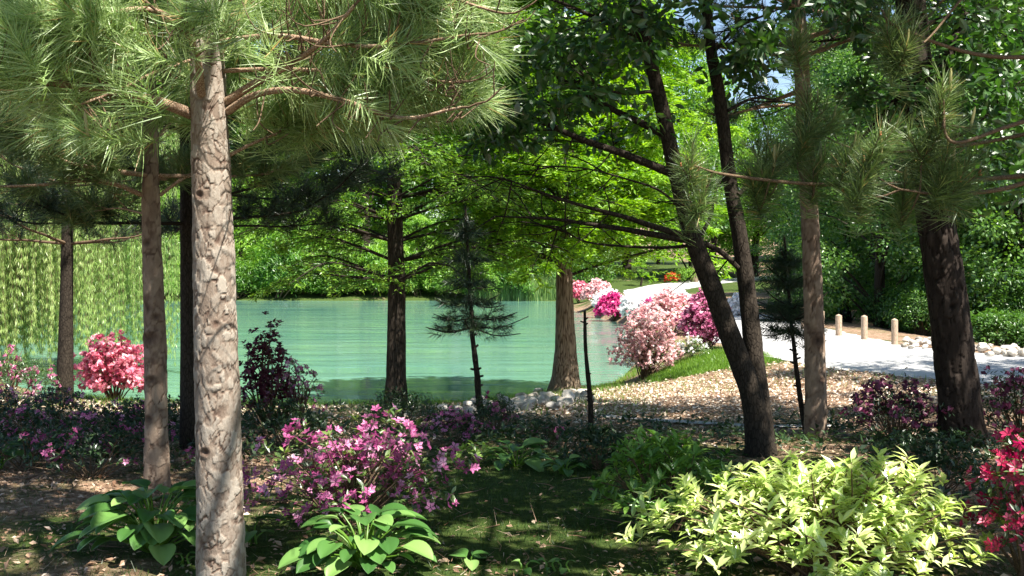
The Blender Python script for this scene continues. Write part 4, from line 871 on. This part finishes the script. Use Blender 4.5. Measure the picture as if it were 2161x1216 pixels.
shrub("dim purple azalea between the cypress shrub and the young pine", ga(960, 935), .36, .28, .30, 335, 'f_purple', 'darkleaf', 120, .5, .045, .05, 6, stems=14)
shrub("small dark rounded shrub in shade below the bare sapling", ga(1270, 990), .36, .3, .36, 336, None, 'darkleaf', 260, 0, .05, .045, 7, stems=20, cat="shrub", name="green_shrub")
shrub("sparse brownish twiggy shrub left of the bare sapling", ga(1150, 945), .22, .2, .26, 337, 'f_mauve', 'darkleaf', 90, .1, .04, .045, 6, stems=30, cat="shrub", name="green_shrub", tone=(.3, .6))
shrub("low dark shrub between the bare sapling and the forked tree", ga(1400, 985), .40, .28, .22, 338, None, 'darkleaf', 180, 0, .05, .045, 7, stems=20, cat="shrub", name="green_shrub", tone=(.3, .6))
shrub("leafy pale sprig catching light in the middle of the shaded bed", ga(1000, 985), .2, .16, .20, 339, None, 'bushleaf', 20, 0, .05, .07, 7, stems=14, tone=(0, .5), cat="shrub", name="green_shrub")
shrub("bright sprig of azalea shoots above the bright bush", P(1810, 935, 6.3) - A([0, 0, .45]), .15, .12, .45, 340, None, 'bushleaf', 12, 0, .05, .09, 8, stems=12, tone=(.2, .5))
shrub("dusky purple azalea before the road, left of the oak", ga(1890, 935), .46, .4, .60, 341, 'f_purple_shaded', 'darkleaf', 230, .4, .05, .055, 6, 3, near=False, stems=40, jit=.3, tone=(.1, .6))
shrub("dusky purple azalea right of the oak", ga(2185, 940, .3), .55, .5, .62, 342, 'f_purple_shaded', 'darkleaf', 300, .4, .05, .055, 6, 3, near=False, stems=40, jit=.25)
shrub("dark green shrub behind the bright bush before the oak foot", ga(1990, 985), .7, .4, .30, 343, None, 'darkleaf', 260, 0, .05, .055, 7, stems=20, cat="shrub", name="green_shrub", tone=(.1, .6))
shrub("small shaded green shrub behind the left end of the bright bush", ga(1440, 1000), .22, .2, .26, 344, None, 'azleaf', 60, 0, .05, .07, 7, stems=14, cat="shrub", name="green_shrub")
# right bank of the pond
shrub("pale pink azalea with airy blossom at the pond's right bank, nearest the water", G(2.72, 20.7), .72, .62, 1.12, 350, 'f_pale', 'azleaf', 720, .66, .06, .05, 3, 4, near=False, stems=60, tone=(.3, .6), jit=.2, bare=.1, shell=.3)
shrub("mauve-pink azalea right of the pale one on the grass", G(4.15, 21.9), .60, .6, 1.05, 351, 'f_mauve', 'azleaf', 700, .7, .075, .05, 3, 4, near=False, stems=40, tone=(.1, .5), jit=.22, bare=.1, shell=.3)
shrub("pale peach-pink azalea behind the pale and mauve ones", G(4.1, 26.5), .95, .9, .95, 352, 'f_pale', 'lime', 700, .75, .085, .06, 3, 4, near=False, stems=30)
shrub("small grey-green shrub between the pale pink and mauve azaleas", G(3.65, 20.8), .40, .3, .42, 353, 'f_white', 'azleaf', 160, .15, .06, .05, 6, near=False, stems=14, cat="shrub", name="green_shrub", tone=(.5, .5))
for i, (px, py, hpx, wpx, m_, lab) in enumerate([(1296, 676, 46, 36, 'f_magenta', "vivid magenta azalea mound far along the pond bank"), (1382, 672, 30, 22, 'f_magenta', "small magenta azalea further along the bank, right of the white one"), (1340, 672, 34, 24, 'f_white', "white azalea between the two magenta ones"),
        (1345, 654, 24, 32, 'f_white', "white azalea hedge clump behind the magenta ones along the drive"), (1262, 640, 40, 30, 'f_pale', "pink azalea far behind, right of the cypress trunk"), (1222, 640, 40, 22, 'f_pink', "salmon azalea partly hidden by the cypress trunk"),
        (1283, 655, 35, 28, 'f_white', "white azalea left of the vivid magenta mound"), (1410, 668, 28, 26, 'f_pale', "pale pink azalea at the far drive edge"), (1560, 668, 34, 16, 'f_white', "small white azalea seen between the forks of the dark tree"), (1455, 664, 24, 26, 'f_pale', "pale azalea beyond the mauve one by the drive")]):
    q = gp(px, py); d = q[1]
    if m_ == 'lime': shrub(lab, q, wpx / F * d, wpx / F * d, hpx / F * d, 360 + i, None, 'lime', 260, 0, .1, .10, 6, near=False, stems=10, cat="shrub", name="green_shrub")
    else: shrub(lab, q, wpx / F * d, wpx / F * d * .9, hpx / F * d, 360 + i, m_, 'azleaf', 420, .95, .14, .07, 3, 4, near=False, stems=10, tone=(.4, .6), shell=.7)
q = gp(1420, 597); shrub("orange-red azalea far back under the wood", q, .6, .5, .7, 380, 'f_orange', 'azleaf', 120, .6, .16, .12, 3, 4, near=False, stems=8)
q = gp(1445, 597); shrub("pale green shrub far back beside the orange-red azalea", q, 1.2, .8, 1.2, 381, None, 'lime', 200, 0, .2, .18, 5, near=False, stems=8, cat="shrub", name="green_shrub")
# shrub line of the far shore and dam side
shr = shrub("low green bush at the waterline of the far shore", G(-20, 77.5), 2.2, 1.2, 1.9, 390, None, 'lime', 700, 0, .2, .24, 7, near=False, stems=6, cat="shrub", name="shore_bush", group="bushes along the far waterline", tone=(.1, .7))
shr2 = shrub("darker tall bush at the waterline of the far shore", G(-14, 76.6), 2.0, 1.2, 2.6, 395, None, 'spring', 700, 0, .2, .24, 7, near=False, stems=6, cat="shrub", name="shore_bush", group="bushes along the far waterline", tone=(0, .5), jit=.3)
r = rg(391)
for k in range(26):
    x = -30 + 1.42 * k + r.normal(0, .4)
    if x < 6: dup((shr, shr2)[k % 2], G(x, 75.6 + r.uniform(0, 2.4)), r.uniform(0, 6), (r.uniform(.6, 1.4), 1, r.uniform(.35, 1.7)))
shw = shrub("leafy dark green bush at the edge of the wood beyond the road posts", G(12.0, 30), 1.3, 1.0, 1.5, 392, None, 'wood', 900, 0, .1, .12, 7, near=False, stems=14, cat="shrub", name="wood_edge_bush", group="bushes at the wood edge", tone=(.1, .6))
for k in range(30):
    y = r.uniform(19.5, 48); x = (11.4 if y > 23 else 12.2) + r.uniform(0, 1) * y * .16
    if y < 23 and x < 11.6: continue
    dup(shw, G(x, y) - A([0, 0, .05]), r.uniform(0, 6), (r.uniform(.6, 1.1), r.uniform(.6, 1.1), r.uniform(.5, 1.2)))
for o in list(COL.objects):
    if o.get("group") == "bushes along the far waterline": o["label"] = ("bright low" if o.children[0].data is shr.children[0].data else "darker tall") + " far-waterline bush " + where(o)
    if o.get("group") == "bushes at the wood edge": o["label"] = ("nearer " if o.location[1] < 32 else "farther ") + "dark green bush of the wood edge " + where(o)
# reeds on the far shore
mb = MB(); n_ = 3500; r = rg(400); x = np.where(r.uniform(0, 1, n_) < .6, r.uniform(.2, 4.2, n_), r.uniform(-3, 4, n_)); y = r.uniform(74.6, 76.5, n_)
stamp(mb, T_NEED, np.stack([x, y, gz(x, y) - .05], -1), nrm(np.stack([r.normal(0, .1, n_), r.normal(0, .1, n_), np.ones(n_)], -1)), nrm(r.normal(size=(n_, 3))), np.stack([np.full(n_, .07), r.uniform(.6, 1.9, n_), np.ones(n_)], -1), r.uniform(0, .8, n_))
tag(mb.build("reeds", M['reed']), "tall pale reeds growing along the far waterline", kind="stuff")

# little tree and far trunks on the back lawn
q = gp(1352, 604); bgtree("young_tree", "tiny pale vase-shaped young tree on the far mulch bank", None, q, 401, 2.3, .75, 1500, .13, 'lime', .3, 16, (.4, .6))
for i, (px, py, wd, lb) in enumerate([(1465, 590, .34, "grey sunlit trunk of a tree far back beyond the pond drive"), (1270, 596, .2, "slim dark trunk of a tree far behind the cypress")]):
    q = gp(px, py + 6); rt = thing("distant_tree", lb, "tree", q); mb = MB(); tube(mb, spath([q, q + A([.1, 0, 4]), q + A([0, .2, 10])], 12), np.linspace(wd, wd * .5, 12), 10); mb.build("trunk", M['b_cyp' if i == 0 else 'b_grey'], rt)
    mb = MB(); rr0 = rg(402 + i); leafclumps(mb, [q + A([rr0.normal(0, 1.8), rr0.normal(0, 1.8), rr0.uniform(4.5, 11)]) for k in range(30)], 1.2, 120, .28, rr0, False, T=T_DIA, wd=.6); mb.build("crown", M['wood'], rt)

# ------------------------------------------------------------------ hostas and small plants
def hosta(label, base, R, n, seed, size=.20, h=.26, aim=None):
    base = A(base, float); r = rg(seed); root = thing("hosta", label, "hosta plant", base); ms = MB(); pos = []; dd = []; nn_ = []
    for k in range(n):
        a = k * 2.399 + r.normal(0, .2); f = math.sqrt((k + .5) / n); rad = R * (.25 + .75 * f) * r.uniform(.8, 1.1); hh = h * (1.15 - .75 * f ** 2) * r.uniform(.8, 1.1)
        o = A([cos(a), sin(a), 0]); e = base + o * rad * .72 + A([0, 0, hh]); tube(ms, spath([base + o * .03, base + o * rad * .35 + A([0, 0, hh * .65]), e], 7), np.linspace(.008, .004, 7), 5, .6, 0, False)
        pos.append(e); dd.append(nrm(o * .95 + A([r.normal(0, .2), r.normal(0, .2), .28 - .45 * f]))); nn_.append(nrm(A([0, 0, 1.0]) + o * .15 + r.normal(0, .15, 3)))
    ms.build("stalks", M['grass'], root)
    mb = MB(); s_ = size * r.uniform(.55, 1.3, n); stamp(mb, T_HOSTA, pos, A(dd), A(nn_), s_, r.uniform(0, 1, n), 0, True); mb.build("leaves", M['hosta'], root)
    return root
hosta("large hosta with ribbed green leaves left of the big pine", gp(325, 1165), .50, 70, 501, .17, .33)
hosta("hosta with broad rounded leaves at the bottom, right of the big pine", gp(770, 1200), .42, 56, 502, .15, .25)
hosta("small hosta leaf clump peeping from behind the big pine", gp(530, 1150), .13, 4, 503, .16, .14)
hosta("dark hosta clump in shade below the purple azalea bed", ga(1090, 985), .32, 22, 504, .16, .16)
hosta("hosta cut by the left edge of the picture in the shade", ga(-5, 990), .22, 10, 505, .16, .2)
hosta("dark hosta under the small shrubs right of the purple azalea", ga(1190, 1000), .2, 12, 506, .13, .12)
for i, (px, py, n_, s_, lb) in enumerate([(990, 1196, 4, .10, "tiny sunlit seedling with pointed leaves at the bottom centre"), (1190, 1208, 3, .06, "small seedling at the bottom, second to the right of centre"), (1105, 1210, 3, .05, "smallest seedling at the bottom between two others"), (390, 1195, 4, .05, "little clover-like weed between hosta and big pine"), (1160, 1206, 3, .05, "tiny weed sprout left of the bright bush")]):
    hosta(lb, gp(px, py), .07, n_, 510 + i, s_, .07)["category"] = "seedling"


# ------------------------------------------------------------------ rocks, posts, fountain
rocks = []
for i in range(6):
    v, f = ico(2, 40 + i, .22); rr0 = rg(600 + i)
    for k in range(9):                                      # chip flat faces
        n0 = nrm(rr0.normal(size=3)); dd_ = v @ n0; lim = rr0.uniform(.55, .8); v = v - np.maximum(dd_ - lim, 0)[:, None] * n0
    rocks.append((v * A([1, .8, .65]), f))
rdata = []
def rock(loc, s, k, rz, label, group):
    if len(rdata) <= k:
        while len(rdata) <= k: rdata.append(None)
    if rdata[k] is None:
        mb = MB(); mb.add(rocks[k][0] * .1, rocks[k][1], .5, 0, False); o = mb.build("rock", M['rock']); rdata[k] = o
    else: o = rdata[k].copy(); COL.objects.link(o)
    o.location = tuple(float(c) for c in loc); o.rotation_euler = (rg(k + int(rz * 100)).uniform(-.4, .4), 0, rz); o.scale = (s, s, s); tag(o, label, "rock", group)
r = rg(610)
for k in range(58):
    px = r.uniform(985, 1242); py = 866 - (px - 985) * .10 + r.normal(0, 9); q = gp(px, min(max(py, 830), 884)); s = r.uniform(.7, 1.6)
    rock(q + A([0, 0, .03 * s + (.07 if r.uniform() < .3 else 0)]), s, k % 6, r.uniform(0, 6.28), ("pale stone left of the lime cypress foot" if px < 1100 else "pale stone piled before the lime cypress trunk" if px < 1200 else "pale stone right of the cypress foot by the bare sapling") + (", larger one" if s > 1.25 else ", smaller one" if s < .95 else ""), "stones around the cypress foot")
for k in range(9):
    q = gp(r.uniform(905, 985), r.uniform(862, 874)); rock(q + A([0, 0, .03]), r.uniform(.5, .9), k % 6, r.uniform(0, 6.28), "small pale rock on the waterline left of the young pine", "stones on the waterline")
for k in range(110):
    px = 1908 + 330 * (k + r.uniform(-.6, .6)) / 110; py = 727 + (px - 1912) * .10 + r.normal(0, 5.5) ; q = gp(px, py); s = r.uniform(.8, 1.9)
    rock(q + A([0, 0, .045 * s + .02]), s * .68, k % 6, r.uniform(0, 6.28), ("white broken rock left of the oak by the posts" if px < 1970 else "white broken rock just right of the oak trunk" if px < 2080 else "white broken rock near the right edge") + (", larger one" if s > 1.5 else ", smaller one" if s < 1.1 else ""), "white rocks along the road edge")
PO = [(1888, 729, 675, 24.0), (1824, 719, 668, 25.5), (1770, 711, 666, 27.0), (1733, 701, 657, 29.0), (1697, 697, 650, 31)]
names = ["rightmost round wooden post along the road, nearest to the white rocks", "second wooden post from the right along the road", "third wooden post from the right along the road", "wooden post just right of the reddish pine trunk", "wooden post mostly hidden at the left of the reddish pine trunk"]
for (px, pb, pt, d), lb in zip(PO, names):
    q = gp(px, pb); hgt = (pb - pt) / F * q[1]; rad = .075 * q[1] / 24
    mb = MB(); zz = np.array([-.1, 0, hgt * .3, hgt * .7, hgt - .02, hgt]); tube(mb, q + np.stack([0 * zz, 0 * zz, zz], -1), A([1, 1, .98, .98, .975, .93]) * rad, 16)
    o = mb.build("wooden_post", M['post'], None, q); tag(o, lb, "post", "wooden posts along the road")
q = P(411, 690, 43); q[2] = 0; root = thing("fountain", "white fountain spray in the pond between the pine trunks", "fountain", q); mb = MB(); r = rg(620); n_ = 900
hh = r.uniform(0, 1, n_) ** .7 * 1.3; ang = r.uniform(0, 6.28, n_); wd = .06 + .16 * (1.3 - hh) ** 1.5 * r.uniform(0, 1, n_)
stamp(mb, T_FLO3, np.stack([q[0] + wd * np.cos(ang), q[1] + wd * np.sin(ang), hh], -1), nrm(r.normal(size=(n_, 3)) + A([0, 0, 1])), nrm(r.normal(size=(n_, 3))), .05, .8)
mb.build("water_spray", M['f_white'], root)
mb = MB(); tube(mb, A([q - A([0, 0, .2]), q + A([0, 0, .06])]), .14, 14); mb.build("nozzle", M['b_dark'], root)

# ------------------------------------------------------------------ ground cover
def scatter_ground(n, x0, x1, y0, y1, seed, wfun, pw=1.0):
    r = rg(seed); y = y0 + (y1 - y0) * r.uniform(0, 1, n) ** pw; x = x0 + (x1 - x0) * r.uniform(0, 1, n)
    x = np.where(r.uniform(0, 1, n) < .0, x, x * 1.0); k = r.uniform(0, 1, n) < wfun(x, y); x, y = x[k], y[k]
    s = sdpond(x, y); dr = seg_d(x, y, ROAD, False); k = (s > .05) & (dr > 2.1 + .4 * (y < 20)) & (np.abs(x) < .52 * y + 1.0); x, y = x[k], y[k]; return x, y, r
x, y, r = scatter_ground(120000, -9, 11, 4.6, 20, 700, lambda x, y: np.clip(1.05 - grass_w(x, y) * 1.15, .03, 1), 1.2); n_ = len(x)
mb = MB(); d = nrm(np.stack([r.normal(size=n_), r.normal(size=n_), r.normal(0, .35, n_)], -1)); L = r.uniform(.022, .062, n_) * (1 + .3 * (y > 12))
stamp(mb, T_DIA, np.stack([x, y, gz(x, y) + r.uniform(.004, .022, n_)], -1), d, nrm(r.normal(0, .4, (n_, 3)) + A([0, 0, 1.0])), np.stack([L * .55, L, L], -1), np.clip(r.beta(2, 2, n_) * np.where(y < 10, .72, np.where(y > 13, 1.45, 1.05)) + .12 * wob(np.stack([x, y, 0 * x], -1), 1.5), 0, 1))  # sunlight put into the colour: litter lighter on the far bank, dimmer near
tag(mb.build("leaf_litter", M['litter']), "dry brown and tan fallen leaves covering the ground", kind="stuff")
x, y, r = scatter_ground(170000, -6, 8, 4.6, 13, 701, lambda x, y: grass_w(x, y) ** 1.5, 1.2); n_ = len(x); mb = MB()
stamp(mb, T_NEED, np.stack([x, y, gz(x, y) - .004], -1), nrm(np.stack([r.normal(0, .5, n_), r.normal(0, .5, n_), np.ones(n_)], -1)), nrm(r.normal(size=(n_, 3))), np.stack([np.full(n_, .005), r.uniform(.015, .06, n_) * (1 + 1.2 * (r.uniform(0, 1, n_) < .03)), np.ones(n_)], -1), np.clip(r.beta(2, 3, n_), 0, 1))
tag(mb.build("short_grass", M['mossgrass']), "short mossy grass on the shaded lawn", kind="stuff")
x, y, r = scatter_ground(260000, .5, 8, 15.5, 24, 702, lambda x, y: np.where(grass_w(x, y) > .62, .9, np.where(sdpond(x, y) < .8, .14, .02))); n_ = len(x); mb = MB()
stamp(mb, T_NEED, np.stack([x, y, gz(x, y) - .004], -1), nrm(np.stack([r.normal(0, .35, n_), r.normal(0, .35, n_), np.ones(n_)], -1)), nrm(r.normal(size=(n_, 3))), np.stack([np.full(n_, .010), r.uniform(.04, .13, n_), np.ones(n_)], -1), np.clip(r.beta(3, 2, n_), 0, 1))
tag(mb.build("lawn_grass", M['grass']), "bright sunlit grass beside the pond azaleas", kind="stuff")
x, y, r = scatter_ground(60000, -8, 2, 13, 19.3, 703, lambda x, y: np.where(sdpond(x, y) < 2.2, .6, .1)); n_ = len(x); mb = MB()
stamp(mb, T_NEED, np.stack([x, y, gz(x, y) - .004], -1), nrm(np.stack([r.normal(0, .4, n_), r.normal(0, .4, n_), np.ones(n_)], -1)), nrm(r.normal(size=(n_, 3))), np.stack([np.full(n_, .009), r.uniform(.05, .18, n_), np.ones(n_)], -1), np.clip(r.beta(2, 2, n_), 0, 1))
tag(mb.build("bank_grass", M['grass']), "green grass growing on the near pond bank", kind="stuff")

x, y, r = scatter_ground(45000, -9, 11, 4.6, 19, 705, lambda x, y: np.clip(.9 - grass_w(x, y) * .6, .2, 1), 1.3); n_ = len(x); mb = MB()
stamp(mb, T_NEED, np.stack([x, y, gz(x, y) + r.uniform(.008, .028, n_)], -1), nrm(np.stack([r.normal(size=n_), r.normal(size=n_), r.normal(0, .12, n_)], -1)), A([0, 0, 1.0]) + np.zeros((n_, 3)), np.stack([np.full(n_, .0035), r.uniform(.06, .15, n_), np.ones(n_)], -1), np.clip(r.beta(2, 3, n_), 0, 1))
x, y, r = scatter_ground(900, -8, 9, 4.8, 17, 706, lambda x, y: .8, 1.2)
for a, b in zip(x, y):
    t_ = r.uniform(0, 6.28); L = r.uniform(.08, .35); q = A([[a, b, 0], [a + cos(t_) * L * .5 + r.normal(0, .01), b + sin(t_) * L * .5, 0], [a + cos(t_ + .2) * L, b + sin(t_ + .2) * L, 0]]); q[:, 2] = gz(q[:, 0], q[:, 1]) + .012; tube(mb, q, [.004, .003, .0015], 4, .2, 0, False)
tag(mb.build("pine_straw", M['litter']), "fallen brown pine needles and small twigs scattered on the ground", kind="stuff")

r = rg(710); cx_ = r.uniform(-6.5, 3.6, 420); cy_ = r.uniform(8.6, 14.5, 420); k = (grass_w(cx_, cy_) < .85) & (sdpond(cx_, cy_) > 1.5) & ~((cx_ > -1.4) & (cy_ > 11.6)); cx_, cy_ = cx_[k], cy_[k]; rp_ = 26; n_ = len(cx_) * rp_
x = np.repeat(cx_, rp_) + r.normal(0, .13, n_); y = np.repeat(cy_, rp_) + r.normal(0, .13, n_); tn = np.repeat(r.uniform(0, .5, len(cx_)), rp_); L = r.uniform(.04, .11, n_); mb = MB()
stamp(mb, T_DIA, np.stack([x, y, gz(x, y) + r.uniform(.01, .13, n_)], -1), nrm(np.stack([r.normal(size=n_), r.normal(size=n_), r.uniform(-.2, .9, n_)], -1)), nrm(r.normal(0, .4, (n_, 3)) + A([0, 0, 1.0])), np.stack([L * .4, L, L * .4], -1), np.clip(tn + r.uniform(0, .5, n_), 0, 1))
tag(mb.build("ground_cover", M['darkleaf']), "low dark green ground cover plants in the shaded beds", kind="stuff")
